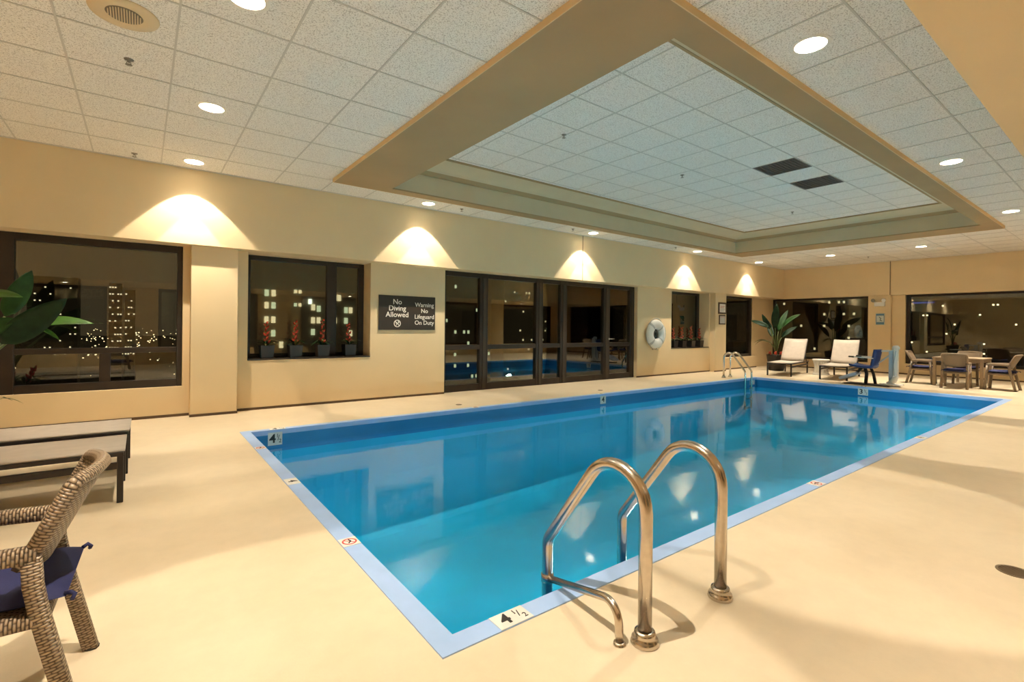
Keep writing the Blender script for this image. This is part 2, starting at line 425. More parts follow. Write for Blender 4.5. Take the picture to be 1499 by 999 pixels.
# 1: large window at the left edge
glazing('window_1', 'large dark framed night window behind the potted palm', 'window', 'y', 8.05, .05,
        [(.38, .44, .40, ZS), (-1.32, -1.18, .40, ZS), (-4.4, -1.32, 2.20, ZS), (-1.18, .38, 2.20, ZS), (-4.4, -1.32, .86, .93), (-1.18, .38, .86, .93),
         (-4.4, -1.32, .40, .50), (-1.18, .38, .40, .50), (-.42, -.31, .50, .86), (-4.5, -4.4, .40, ZS)],
        [(-1.18, .38, .93, 2.20), (-1.18, -.42, .50, .86), (-.31, .38, .50, .86), (-4.4, -1.32, .93, 2.20), (-4.4, -1.32, .50, .86)])
# 2: window with four pots
glazing('window_2', 'recessed window with two panes beside the no diving sign', 'window', 'y', 8.28, .04,
        [(1.22, 1.30, .74, ZS), (2.95, 3.04, .74, ZS), (1.30, 2.42, 2.22, ZS), (2.58, 2.95, 2.22, ZS), (1.30, 2.42, .74, .80), (2.58, 2.95, .74, .80), (2.42, 2.58, .74, ZS)],
        [(1.30, 2.42, .80, 2.22), (2.58, 2.95, .80, 2.22)], (1.22, 3.04, .72, .74, -.36, .04))
# 3: narrow recessed window by the life ring
glazing('window_3', 'narrow recessed window with red flowers beside the life ring', 'window', 'y', 8.28, .04,
        [(11.40, 11.50, .72, ZS), (13.10, 13.22, .72, ZS), (11.50, 13.10, 2.22, ZS), (11.50, 13.10, .72, .78)],
        [(11.50, 13.10, .78, 2.22)], (11.40, 13.22, .70, .72, -.36, .04))
# 4: corner window of the window wall
glazing('window_4', 'tall dark window between the framed notices and the far corner', 'window', 'y', 8.22, .05,
        [(13.87, 14.0, .36, ZS), (16.05, 16.19, .36, ZS), (14.0, 16.05, 2.22, ZS), (14.0, 16.05, .36, .44)],
        [(14.0, 16.05, .44, 2.22)])
# 5, 6: far windows
glazing('window_5', 'wide far window behind the two raised loungers', 'window', 'x', 17.68, .05,
        [(5.27, 5.36, .28, ZS), (8.07, 8.15, .28, ZS), (5.36, 8.07, 2.23, ZS), (5.36, 8.07, .28, .36)],
        [(5.36, 8.07, .36, 2.23)])
glazing('window_6', 'wide far window behind the dining table', 'window', 'x', 17.68, .05,
        [(4.31, 4.40, .31, ZS), (YR, 1.55, .31, .39), (1.75, 4.31, .31, .39), (YR, 1.55, 2.23, ZS), (1.75, 4.31, 2.23, ZS), (1.55, 1.75, .31, ZS)],
        [(1.75, 4.31, .39, 2.23), (YR, 1.55, .39, 2.23)])
# right wall windows (seen only as reflections)
for k in range(1, len(xs) - 1, 2):
    a, b = xs[k], xs[k + 1]
    glazing('window_%d' % (7 + k // 2), 'dark window in the wall behind the camera, number %d from the near end' % (k // 2 + 1), 'window', 'y', YR - .15, .05,
            [(a, a + .08, .45, ZS), (b - .08, b, .45, ZS), (a + .08, b - .08, 2.2, ZS), (a + .08, b - .08, .45, .53)], [(a + .08, b - .08, .53, 2.2)])
# glazed door wall
DM = [(4.45, 4.53), (5.29, 5.48), (6.73, 6.92), (7.43, 7.63), (8.84, 9.06), (9.80, 9.97)]
door = bpy.data.objects.new('door_1', None); COL.objects.link(door)
struct(door, 'bank of dark framed glass doors reflecting the pool', 'door')
YD = 8.08
for a, b in DM:
    obj('stile', box(a, b, YD - .05, YD + .05, 0, ZS), bronze, door, bevel=.006)
    if b - a > .15: obj('stop', box(a + .07, b - .05, YD - .062, YD - .05, 0.02, 2.2), bronze_lt, door)
for k in range(5):
    a, b = DM[k][1], DM[k + 1][0]
    obj('top_rail', box(a, b, YD - .04, YD + .04, 2.20, ZS), bronze, door, bevel=.005)
    obj('middle_rail', box(a, b, YD - .045, YD + .045, .80, .89), bronze, door, bevel=.005)
    obj('bottom_rail', box(a, b, YD - .045, YD + .045, 0, .13), bronze, door, bevel=.005)
    obj('pane', box(a, b, YD - .006, YD + .006, .89, 2.20), glass_m, door)
    obj('pane', box(a, b, YD - .006, YD + .006, .13, .80), glass_m, door)
hd = MB().tube([(9.03, YD - .05, .98), (9.03, YD - .11, .98), (9.15, YD - .11, .98)], .012, 8)
hd.lathe([(0.0, -.02), (.022, -.02), (.022, .02), (0, .02)], (9.03, YD - .055, .98), 12)
obj('door_handle', hd, chrome, door, label='small chrome lever handle')

# slot diffusers in the bulkhead underside
for x0, x1, y, lab in ((-1.33, -.06, 7.975, 'above the large left window'), (1.6, 2.94, 8.10, 'above the window with four flower pots'),
                       (5.27, 6.64, 7.96, 'above the left half of the glass doors'), (8.75, 9.75, 7.96, 'above the right half of the glass doors'), (12.1, 13.15, 8.08, 'above the narrow window by the life ring')):
    t = thing('slot_diffuser', 'dark linear air slot in the bulkhead underside ' + lab, 'air vent', (0, 0, 0), group='linear air slots over the window wall')
    obj('slot', box(x0, x1, y - .012, y + .012, ZS - .003, ZS + .01), dark_slot, t)
    obj('flange', box(x0 - .01, x1 + .01, y + .012, y + .018, ZS - .005, ZS + .01), wall_m, t)
    obj('flange', box(x0 - .01, x1 + .01, y - .018, y - .012, ZS - .005, ZS + .01), wall_m, t)

# ------------------------------------------------------------------ lower ceiling: tiles, grid bars
CX0, CX1, CY0, CY1 = 2.10, 13.10, 1.78, 6.90      # outer edge of the coffer frame
PXT, PYT, OX, OY = .653, .645, .18, 1.18
def tile_c(i, j): return (OX + (i + .5) * PXT, OY + (j + .5) * PYT)
LIGHTS = [(0, 0), (0, 3), (0, 6), (0, 9), (5, 0), (5, 9), (11, 0), (11, 9), (17, 0), (17, 9), (22, 0), (22, 3), (22, 6), (22, 9), (-5, 0), (-5, 3), (-5, 6), (-5, 9)]
HOLE = .105
ceiling = struct(obj('ceiling', box(XN - .3, 18.2, YR - .3, 8.7, ZC + .70, ZC + .80), trim_white_shaded), 'suspended white fissured tile ceiling around the coffer', 'ceiling')
g = .007
def tile_mesh(x0, x1, y0, y1, hole=None):
    """panel between x0..x1, y0..y1 in local coordinates, z 0 (underside) .. .018"""
    mb = MB()
    if not hole:
        mb.box(x0, x1, y0, y1, 0, .018); return mb
    n = 24; hx, hy = hole
    for zz, flip in ((0, True), (.018, False)):
        ring = [(hx + HOLE * math.cos(2 * PI * k / n), hy + HOLE * math.sin(2 * PI * k / n)) for k in range(n)]
        outer = []
        for k in range(n):
            ca, sa = math.cos(2 * PI * k / n), math.sin(2 * PI * k / n)
            tx = ((x1 - hx) / ca if ca > 1e-6 else (x0 - hx) / ca if ca < -1e-6 else 1e9)
            ty = ((y1 - hy) / sa if sa > 1e-6 else (y0 - hy) / sa if sa < -1e-6 else 1e9)
            t = min(tx, ty); outer.append((hx + ca * t, hy + sa * t))
        corners = [(x1, y1), (x0, y1), (x0, y0), (x1, y0)]
        for k in range(n):
            q = [ring[k], outer[k], outer[(k + 1) % n], ring[(k + 1) % n]]
            if flip: q = q[::-1]
            mb.quad([(a, b, zz) for a, b in q])
        for cxx, cyy in corners:   # corner triangles
            ang = math.atan2(cyy - hy, cxx - hx) % (2 * PI); k = int(ang / (2 * PI / n)) % n
            q = [outer[k], (cxx, cyy), outer[(k + 1) % n]]
            if flip: q = q[::-1]
            mb.quad([(a, b, zz) for a, b in q])
    for k in range(n):
        a0, a1 = 2 * PI * k / n, 2 * PI * (k + 1) / n
        p = lambda a, z: (hx + HOLE * math.cos(a), hy + HOLE * math.sin(a), z)
        mb.quad([p(a0, 0), p(a1, 0), p(a1, .018), p(a0, .018)], smooth=True)
    return mb
cache = {}
def put_tile(x0, x1, y0, y1, z, parent, hole=None):
    cxx, cyy = (x0 + x1) / 2, (y0 + y1) / 2
    key = (round(x1 - x0, 3), round(y1 - y0, 3), hole and (round(hole[0] - cxx, 3), round(hole[1] - cyy, 3)))
    if key not in cache:
        me = tile_mesh(x0 - cxx, x1 - cxx, y0 - cyy, y1 - cyy, hole and (hole[0] - cxx, hole[1] - cyy)).mesh('ceiling_tile'); me.materials.append(tile_m); cache[key] = me
    link('ceiling_tile', cache[key], None, parent, (cxx, cyy, z))
TX0, TX1 = OX - 3 * PXT, XF        # built tile by tile where the photograph can see them
regs = [(TX0, CX0, YS, YU), (CX1, XF, YS, YU), (CX0, CX1, YS, CY0), (CX0, CX1, CY1, YU)]
lset = set(LIGHTS)
for rx0, rx1, ry0, ry1 in regs:
    for i in range(-4, 28):
        for j in range(-2, 11):
            x0 = max(rx0, OX + i * PXT + g); x1 = min(rx1, OX + (i + 1) * PXT - g)
            y0 = max(ry0, OY + j * PYT + g); y1 = min(ry1, OY + (j + 1) * PYT - g)
            if x1 - x0 < .004 or y1 - y0 < .004: continue
            put_tile(x0, x1, y0, y1, ZC, ceiling, tile_c(i, j) if (i, j) in lset else None)
# the part of the ceiling over the near end, outside the picture: larger panels around the lamps
for i, j in ((-5, 0), (-5, 3), (-5, 6), (-5, 9)):
    cx_, cy_ = tile_c(i, j)
    yb = [YS, 2.47, 4.405, 6.34, YU]; jj = (0, 3, 6, 9).index(j)
    put_tile(XN, TX0 - .004, yb[jj] + .004, yb[jj + 1] - .004, ZC, ceiling, (cx_, cy_))
# grid bars
def bar(a0, a1, b0, b1, z, parent):
    obj('grid_bar', box(a0, a1, b0, b1, z - .004, z + .012), trim_white_shaded, parent)
for i in range(-3, 28):
    x = OX + i * PXT
    if x > XF: break
    if CX0 < x < CX1:
        bar(x - g, x + g, YS, CY0, ZC, ceiling); bar(x - g, x + g, CY1, YU, ZC, ceiling)
    else: bar(x - g, x + g, YS, YU, ZC, ceiling)
for j in range(-2, 11):
    y = OY + j * PYT
    if y < YS or y > YU: continue
    if CY0 < y < CY1:
        bar(TX0, CX0, y - g, y + g, ZC - .0005, ceiling); bar(CX1, XF, y - g, y + g, ZC - .0005, ceiling)
    else: bar(TX0, XF, y - g, y + g, ZC - .0005, ceiling)
wa = MB()
wa.box(XN, XF, YU - .022, YU, ZC - .003, ZC + .015); wa.box(XF - .022, XF, YS, YU, ZC - .003, ZC + .015)
struct(obj('trim_1', wa, trim_white_shaded), 'white wall angle where ceiling tiles meet the bulkheads', 'trim')

# ------------------------------------------------------------------ coffer
coffer = struct(obj('ceiling_coffer', box(CX0, CX1, CY0, CY1, 3.72, 3.76), trim_white_shaded), 'rectangular raised ceiling coffer with tan frame above the pool', 'ceiling')
IX0, IX1, IY0, IY1 = 2.87, 12.40, 2.0, 6.70
ZB = 3.225
def ring_boxes(o0, o1, p0, p1, i0, i1, j0, j1, z0, z1):
    mb = MB(); mb.box(o0, i0, p0, p1, z0, z1); mb.box(i1, o1, p0, p1, z0, z1); mb.box(i0, i1, p0, j0, z0, z1); mb.box(i0, i1, j1, p1, z0, z1); return mb
fr = [(CX0, IX0, CY0, CY1), (IX1, CX1, CY0, CY1), (IX0, IX1, CY0, IY0), (IX0, IX1, IY1, CY1)]
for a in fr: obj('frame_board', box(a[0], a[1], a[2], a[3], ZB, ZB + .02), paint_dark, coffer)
e = .008
for a in ((CX0 - e, CX0, CY0 - e, CY1 + e), (CX1, CX1 + e, CY0 - e, CY1 + e), (CX0, CX1, CY0 - e, CY0), (CX0, CX1, CY1, CY1 + e)):
    obj('outer_edge', box(a[0], a[1], a[2], a[3], ZB - .002, ZC + .02), edge_m, coffer)
w = .012
for a in ((IX0 - w, IX0 - .002, IY0, IY1), (IX1 + .002, IX1 + w, IY0, IY1), (IX0 - w, IX1 + w, IY0 - w, IY0 - .002), (IX0 - w, IX1 + w, IY1 + .002, IY1 + w)):
    obj('fascia', box(a[0], a[1], a[2], a[3], ZB + .004, 3.56), paint_pale, coffer)
def ring_profile(prof, name, m, smooth=True):
    """profile points (inset, z) swept round the inner opening with mitred corners; one piece per side"""
    def c(k, ins): return [(IX0 + ins, IY0 + ins), (IX1 - ins, IY0 + ins), (IX1 - ins, IY1 - ins), (IX0 + ins, IY1 - ins)][k % 4]
    for k in range(4):
        mb = MB()
        mb.grid(lambda u, v: (lambda p: (c(k, p[0])[0] * (1 - v) + c(k + 1, p[0])[0] * v, c(k, p[0])[1] * (1 - v) + c(k + 1, p[0])[1] * v, p[1]))(prof[min(len(prof) - 1, int(round(u * (len(prof) - 1))))]),
                len(prof) - 1, 1, smooth=smooth, flip=False)
        obj(name, mb, m, coffer)
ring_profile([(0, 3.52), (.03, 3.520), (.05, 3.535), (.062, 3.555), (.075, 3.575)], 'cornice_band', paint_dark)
ring_profile([(.075, 3.575), (.10, 3.598), (.15, 3.618), (.28, 3.637), (.46, 3.652)], 'cove_moulding', paint_pale)
ring_profile([(.46, 3.652), (.46, 3.645), (.485, 3.645), (.485, 3.67)], 'ceiling_bead', paint_dark, smooth=False)
UX0, UX1, UY0, UY1 = IX0 + .48, IX1 - .48, IY0 + .48, IY1 - .48
ZU = 3.67; P2 = .61; O2X = 7.28 - 7 * P2; O2Y = 3.09 - 2 * P2
vents = {(7, 2), (9, 2)}
for i in range(0, 16):
    for j in range(0, 9):
        x0 = max(UX0, O2X + i * P2 + g); x1 = min(UX1, O2X + (i + 1) * P2 - g); y0 = max(UY0, O2Y + j * P2 + g); y1 = min(UY1, O2Y + (j + 1) * P2 - g)
        if x1 - x0 < .004 or y1 - y0 < .004: continue
        if (i, j) in vents: continue
        put_tile(x0, x1, y0, y1, ZU, coffer)
for i in range(0, 16):
    x = O2X + i * P2
    if UX0 < x < UX1: bar(x - g, x + g, UY0, UY1, ZU, coffer)
for j in range(0, 9):
    y = O2Y + j * P2
    if UY0 < y < UY1: bar(UX0, UX1, y - g, y + g, ZU - .0005, coffer)
for (i, j), lab in (((7, 2), 'nearer of the two dark return air grilles in the raised ceiling'), ((9, 2), 'farther of the two dark return air grilles in the raised ceiling')):
    x, y = O2X + (i + .5) * P2, O2Y + (j + .5) * P2
    t = thing('return_grille', lab, 'air vent', (x, y, ZU), group='return air grilles in the coffer')
    obj('grille_plate', box(-.298, .298, -.298, .298, .006, .02), vent_m, t)
    fm = MB()
    for a in ((-.30, -.27, -.30, .30), (.27, .30, -.30, .30), (-.27, .27, -.30, -.27), (-.27, .27, .27, .30)): fm.box(a[0], a[1], a[2], a[3], -.003, .01)
    obj('grille_frame', fm, vent_slat, t)
    for k in range(11): obj('slat', box(-.27, .27, -.25 + k * .05 - .004, -.25 + k * .05 + .004, -.002, .006), vent_slat, t)

# ------------------------------------------------------------------ downlights
can_me = MB().lathe([(HOLE, 0.0), (HOLE * .96, .06), (.085, .15), (.075, .17), (0, .17)], n=24).mesh('reflector'); can_me.materials.append(can_m)
house_me = MB().lathe([(HOLE + .01, .018), (HOLE + .01, .2), (0, .2)], n=16).mesh('housing'); house_me.materials.append(trim_white_shaded)
ring_me = annulus(MB(), HOLE - .004, HOLE + .024, -.004, .001, 28).mesh('trim_ring'); ring_me.materials.append(lamp_trim)
lens_me = MB().lathe([(.066, .150), (.05, .146), (0.0, .145)], n=20).mesh('lamp_lens'); lens_me.materials.append(lens_m)
rowlab = {0: 'over the right deck', 9: 'close to the window wall', 3: 'second in from the right deck', 6: 'second in from the window wall'}
collab = {0: 'in the near cross row', 5: 'beside the near end of the coffer', 11: 'beside the middle of the coffer', 17: 'beside the far end of the coffer', 22: 'in the far cross row', -5: 'over the near loungers outside the picture'}
for i, j in LIGHTS:
    x, y = tile_c(i, j)
    t = thing('downlight', 'round recessed downlight %s, %s' % (rowlab[j], collab[i]), 'light', (x, y, ZC), group='recessed ceiling downlights')
    link('trim_ring', ring_me, None, t); link('reflector', can_me, None, t); link('housing', house_me, None, t); link('lamp_lens', lens_me, None, t)
    kf = {0: .64, 9: .36}.get(j, .18) * (3.4 if i == 22 and 0 < j < 9 else 1.5 if i >= 17 and j == 0 else 1.0)
    for nm, ang, pw, bl in (('beam_core', 52, LAMP_CORE, .15), ('beam_wide', 79, LAMP_WIDE, .08)):
        ld = bpy.data.lights.new(nm, 'SPOT'); ld.energy = pw * kf * (1.4 if j == 9 and nm == 'beam_wide' else .6 if nm == 'beam_wide' else 1.0); ld.color = LAMP_COL; ld.spot_size = math.radians(ang); ld.spot_blend = bl; ld.shadow_soft_size = .012
        lo = bpy.data.objects.new(nm, ld); COL.objects.link(lo); lo.parent = t; lo.location = (0, 0, .112)

for q, x in enumerate((-1.6, 2.2, 6.0, 9.8, 13.6)):
    t = thing('downlight', 'round downlight under the right bulkhead behind the camera, %s from the near end wall' % ('first', 'second', 'third', 'fourth', 'fifth')[q], 'light', (x, -1.1, ZS), group='bulkhead downlights behind the camera')
    obj('trim_ring', annulus(MB(), .07, .10, -.008, 0, 28), lamp_trim, t)
    obj('lamp_lens', MB().lathe([(.07, -.002), (.05, -.005), (0, -.006)], n=20), mat('bulkhead_lens', lin(.9, .9, .9), .5, emit=(1, .86, .66, 1), estr=30), t)
    ld = bpy.data.lights.new('beam_wide', 'SPOT'); ld.energy = LAMP_WIDE * .45; ld.color = LAMP_COL; ld.spot_size = math.radians(95); ld.spot_blend = .6; ld.shadow_soft_size = .04
    lo = bpy.data.objects.new('beam_wide', ld); COL.objects.link(lo); lo.parent = t; lo.location = (0, 0, -.02)

# ------------------------------------------------------------------ sprinklers, speaker
spr = MB().lathe([(0.0, .0), (.042, .0), (.038, -.008), (.014, -.010), (.012, -.03), (0, -.03)], n=16)
spr_d = MB().lathe([(0, -.052), (.03, -.052), (.03, -.055), (0, -.055)], n=14)
spr_a = MB().tube([(-.016, 0, -.026), (-.018, 0, -.042), (0, 0, -.052)], .003, 6); spr_a.tube([(.016, 0, -.026), (.018, 0, -.042), (0, 0, -.052)], .003, 6)
ms = [spr.mesh('escutcheon'), spr_d.mesh('deflector'), spr_a.mesh('yoke')]
for m_ in ms: m_.materials.append(sprink_m)
for x, y, z, lab in ((-.095, 4.79, ZC, 'in the tile next to the round ceiling speaker'), (-.085, 7.40, ZC, 'near the window wall at the left'), (4.39, 7.27, ZC, 'by the window wall over the left glass doors'), (7.05, 7.27, ZC, 'by the window wall over the middle of the glass doors'),
                     (15.87, 4.81, ZC, 'near the far wall above the pilaster'), (10.6, 7.27, ZC, 'by the window wall above the life ring'), (4.21, 4.52, ZU, 'nearest of three in the raised coffer ceiling'), (6.77, 4.54, ZU, 'middle of three in the raised coffer ceiling'), (10.64, 4.55, ZU, 'farthest of three in the raised coffer ceiling')):
    t = thing('sprinkler', 'small metal fire sprinkler ' + lab, 'sprinkler', (x, y, z), group='ceiling sprinklers')
    t.scale = (.78, .78, .78)
    for m_, n_ in zip(ms, ('escutcheon', 'deflector', 'yoke')): link(n_, m_, None, t)
t = thing('ceiling_speaker', 'round beige ceiling speaker with ribbed grey grille', 'speaker', (-.107, 4.10, ZC))
obj('speaker_rim', MB().lathe([(0, .0), (.19, .0), (.185, -.010), (.115, -.016), (.10, -.010), (0, -.010)], n=40), speaker_m, t)
obj('speaker_grille', MB().lathe([(.10, -.0105), (.095, -.014), (0, -.014)], n=32), grille_m, t)
gr = MB()
for k in range(13):
    a = -.084 + k * .014; hw = math.sqrt(max(0, .092 ** 2 - a * a)); gr.box(a - .003, a + .003, -hw, hw, -.018, -.013)
obj('grille_ribs', gr, speaker_m, t)

# ------------------------------------------------------------------ swimming pool
pool = thing('swimming_pool', 'rectangular blue swimming pool with pale blue coping', 'pool', (0, 0, 0))
ZD0, ZD1 = -1.37, -1.05
bs = MB()
def wallq(a, b, ta, tb, za, zb):
    bs.quad([(a[0], a[1], ta), (b[0], b[1], tb), (b[0], b[1], zb), (a[0], a[1], za)])
c4 = [(ix0, iy0), (ix1, iy0), (ix1, iy1), (ix0, iy1)]; zz = [ZD0, ZD1, ZD1, ZD0]
for k in range(4): wallq(c4[(k + 1) % 4], c4[k], -.05, -.05, -.25, -.25)
obj('wall_band', bs, pool_wall_m, pool, label='deep blue band along the top of the pool wall')
RC = .55                              # radius of the cove where basin walls run into the basin floor
def loop_pt(k, q):
    k %= 4; a = PI / 2 * q; ins = RC * (1 - math.cos(a)); z = zz[k] + RC * (1 - math.sin(a))
    x, y = c4[k]; return (x + (ins if k in (0, 3) else -ins), y + (ins if k in (0, 1) else -ins), z)
for k in range(4):
    mb = MB().quad([(*c4[k], -.25), (*c4[(k + 1) % 4], -.25), loop_pt(k + 1, 0), loop_pt(k, 0)])
    mb.grid(lambda u, v: Vector(loop_pt(k, u)).lerp(Vector(loop_pt(k + 1, u)), v), 8, 1)
    obj('basin_wall', mb, pool_floor_m, pool)
obj('basin_floor', MB().quad([loop_pt(k, 1) for k in range(4)]), pool_floor_m, pool)
ct = .006
o4 = [(PX0, PY0), (PX1, PY0), (PX1, PY1), (PX0, PY1)]
for k in range(4):
    a, b = o4[k], o4[(k + 1) % 4]; c, d = c4[(k + 1) % 4], c4[k]
    mb = MB(); v = [(a[0], a[1]), (b[0], b[1]), (c[0], c[1]), (d[0], d[1])]
    mb.quad([(p[0], p[1], ct) for p in v]); mb.quad([(p[0], p[1], -.05) for p in v][::-1])
    for q in range(4): mb.quad([(*v[q], -.05), (*v[(q + 1) % 4], -.05), (*v[(q + 1) % 4], ct), (*v[q], ct)])
    obj('coping', mb, coping_m, pool)
water = tag(obj('pool_water', MB().grid(lambda u, v: (ix0 + .002 + u * (ix1 - ix0 - .004), iy0 + .002 + v * (iy1 - iy0 - .004), WZ), 8, 4), water_m), 'still turquoise water filling the pool', 'water')

# underwater niche lamps in the near long wall of the pool
pl_m = mat('pool_lamp_lens', lin(.9, .9, .9), .4, emit=(1, .97, .86, 1), estr=POOL_LAMP)
for x in (2.9, 6.85, 10.8):
    n_ = obj('pool_lamp', MB().tube([(x, iy0 + .002, -.62), (x, iy0 + .03, -.62)], .15, 28), chrome, pool, label='round steel underwater lamp in the near long pool wall')
    obj('lamp_lens', MB().tube([(x, iy0 + .030, -.62), (x, iy0 + .042, -.62), (x, iy0 + .046, -.62)], [.13, .12, .08], 28), pl_m, n_)

def marker(loc, rx, rz, w, hgt, kind, label):
    """small plate in its own xy plane, rotated rx about x then rz about z"""
    p = obj('depth_marker', box(-w / 2, w / 2, -hgt / 2, hgt / 2, -.001, .0015), marker_m, pool, loc, (rx, 0, rz), label=label)
    if kind == 'nodive':
        r = MB(); annulus(r, hgt * .33, hgt * .42, .0015, .0022, 28); r.obox((0, 0, .002), (hgt * .25, hgt * .25, 0), (-hgt * .02, hgt * .02, 0), (0, 0, .0004)); obj('prohibition_ring', r, red_m, p)
        d = MB().tube([(-.25 * hgt, .02 * hgt, .002), (.0, .08 * hgt, .002), (.2 * hgt, -.1 * hgt, .002)], .012 * hgt / .1 * .3, 6); obj('diver', d, ink_m, p)
    else:
        big, frac = kind
        o = link('numeral', text_mesh(big, hgt * .95, bold=hgt * .02), ink_m, p, (-w * .18 if frac else 0, 0, .002))
        if frac:
            link('fraction', text_mesh('1', hgt * .42), ink_m, p, (w * .16, hgt * .22, .002))
            link('fraction', text_mesh('/', hgt * .6), ink_m, p, (w * .24, 0.05 * hgt, .002))
            link('fraction', text_mesh('2', hgt * .42), ink_m, p, (w * .35, -hgt * .20, .002))
    return p
zt = ct + .0012
marker((1.27, PY0 + CW / 2, zt), 0, 0, .17, .098, ('4', 1), 'depth plate 4 1/2 on the nearest coping')
marker((PX0 + CW / 2, 2.79, zt), 0, -PI / 2, .11, .098, 'nodive', 'round no diving mark on the near end coping')
marker((PX0 + CW / 2, 4.13, zt), 0, -PI / 2, .16, .095, ('4', 0), 'depth plate 4 on the near end coping')
marker((PX0 + CW / 2, 5.43, zt), 0, -PI / 2, .10, .095, 'nodive', 'no diving mark near the left pool corner')
marker((1.30, PY1 - CW / 2, zt), 0, 0, .17, .098, ('4', 1), 'depth plate on the window side coping')
marker((4.36, PY0 + CW / 2, zt), 0, 0, .13, .098, 'nodive', 'no diving mark on the right coping')
marker((7.25, PY0 + CW / 2, zt), 0, 0, .15, .095, ('4', 0), 'depth plate on the right coping')
marker((4.1, PY1 - CW / 2, zt), 0, 0, .13, .095, 'nodive', 'no diving mark on the window side coping')
marker((6.9, PY1 - CW / 2, zt), 0, 0, .15, .095, ('4', 0), 'depth plate on the window side coping opposite')
marker((ix1 + CW / 2, 3.93, zt), 0, -PI / 2, .15, .095, ('3', 1), 'depth plate on the far coping')
marker((1.265, iy1 - .002, -.10), PI / 2, 0, .155, .15, ('4', 1), 'square 4 1/2 depth tile on the pool wall at left')
marker((6.905, iy1 - .002, -.10), PI / 2, 0, .15, .15, ('4', 0), 'square 4 depth tile on the pool wall')
marker((ix1 - .002, 3.92, -.105), PI / 2, -PI / 2, .19, .15, ('3', 1), 'square 3 1/2 depth tile on the far pool wall')

# ------------------------------------------------------------------ near handrails
def rail_path(x):
    return fillet([(x, 1.222, 0), (x, 1.222, 1.003), (x, 1.806, .205), (x, 1.806, -.85)], [.161, .09], 12)
def flange(x, y, r=.028):
    return MB().lathe([(r, .052), (r + .012, .050), (r + .016, .034), (r + .013, .028), (r + .024, .022), (r + .028, .006), (r + .026, 0)], (x, y, 0), 26)
for x, lab in ((1.602, 'bent steel pool handrail with a low side bar, nearest the camera'), (2.157, 'bent steel pool handrail farther along the right pool edge')):
    t = thing('pool_handrail', lab, 'handrail', (0, 0, 0), group='steel entry handrails')
    obj('rail', MB().tube(rail_path(x), .0275, 20), steel, t)
    obj('base_flange', flange(x, 1.222), steel, t)
    if x < 2:
        bp_ = fillet([(1.515, 1.275, 0), (1.515, 1.285, .165), (1.60, 1.79, .02)], [.07], 8)
        obj('side_bar', MB().tube(bp_, .0165, 14), steel, t)
        obj('clamp', MB().tube([(x, 1.806, .0), (x, 1.806, .04)], .031, 16), steel, t)
        obj('bar_foot', MB().lathe([(.0165, .012), (.024, .010), (.026, 0)], (1.515, 1.275, 0), 16), steel, t)

# far ladder
t = thing('pool_ladder', 'steel pool ladder with two arched rails at the far corner', 'ladder', (0, 0, 0))
for x in (11.88, 12.19):
    obj('rail', MB().tube(fillet([(x, 6.70, 0), (x, 6.70, .90), (x, 6.14, .20), (x, 6.14, -.74)], [.14, .08], 10), .024, 14), steel_far, t)
    obj('base_flange', flange(x, 6.70, .024), steel_far, t)
for z in (-.23, -.47, -.70): obj('step', box(11.88, 12.19, 6.09, 6.17, z - .015, z + .01), steel_far, t, bevel=.004)
# white step recess plate beside ladder
obj('grab_plate', box(12.36, 12.60, iy1 - .006, iy1 - .001, -.17, -.06), marker_m, pool, label='small white plate on the pool wall beside the ladder')

# ------------------------------------------------------------------ floor drains
for x, y, r, lab in ((3.635, .441, .075, 'round bronze floor drain at the right edge of the deck'), (4.03, 6.70, .05, 'small floor drain in front of the glass doors at left'), (7.3, 6.70, .05, 'small floor drain in front of the glass doors at right')):
    t = thing('floor_drain', lab, 'drain', (x, y, 0), group='deck drains')
    obj('rim', annulus(MB(), r * .85, r, 0, .004, 28), drain_m, t)
    obj('plate', MB().lathe([(r * .86, .002), (0, .002)], n=24), base_m, t)
    for k in range(-3, 4):
        a = k * r * .22; hw = math.sqrt(max(0, (r * .85) ** 2 - a * a)); obj('grate_bar', box(a - r * .05, a + r * .05, -hw, hw, .002, .005), drain_m, t)

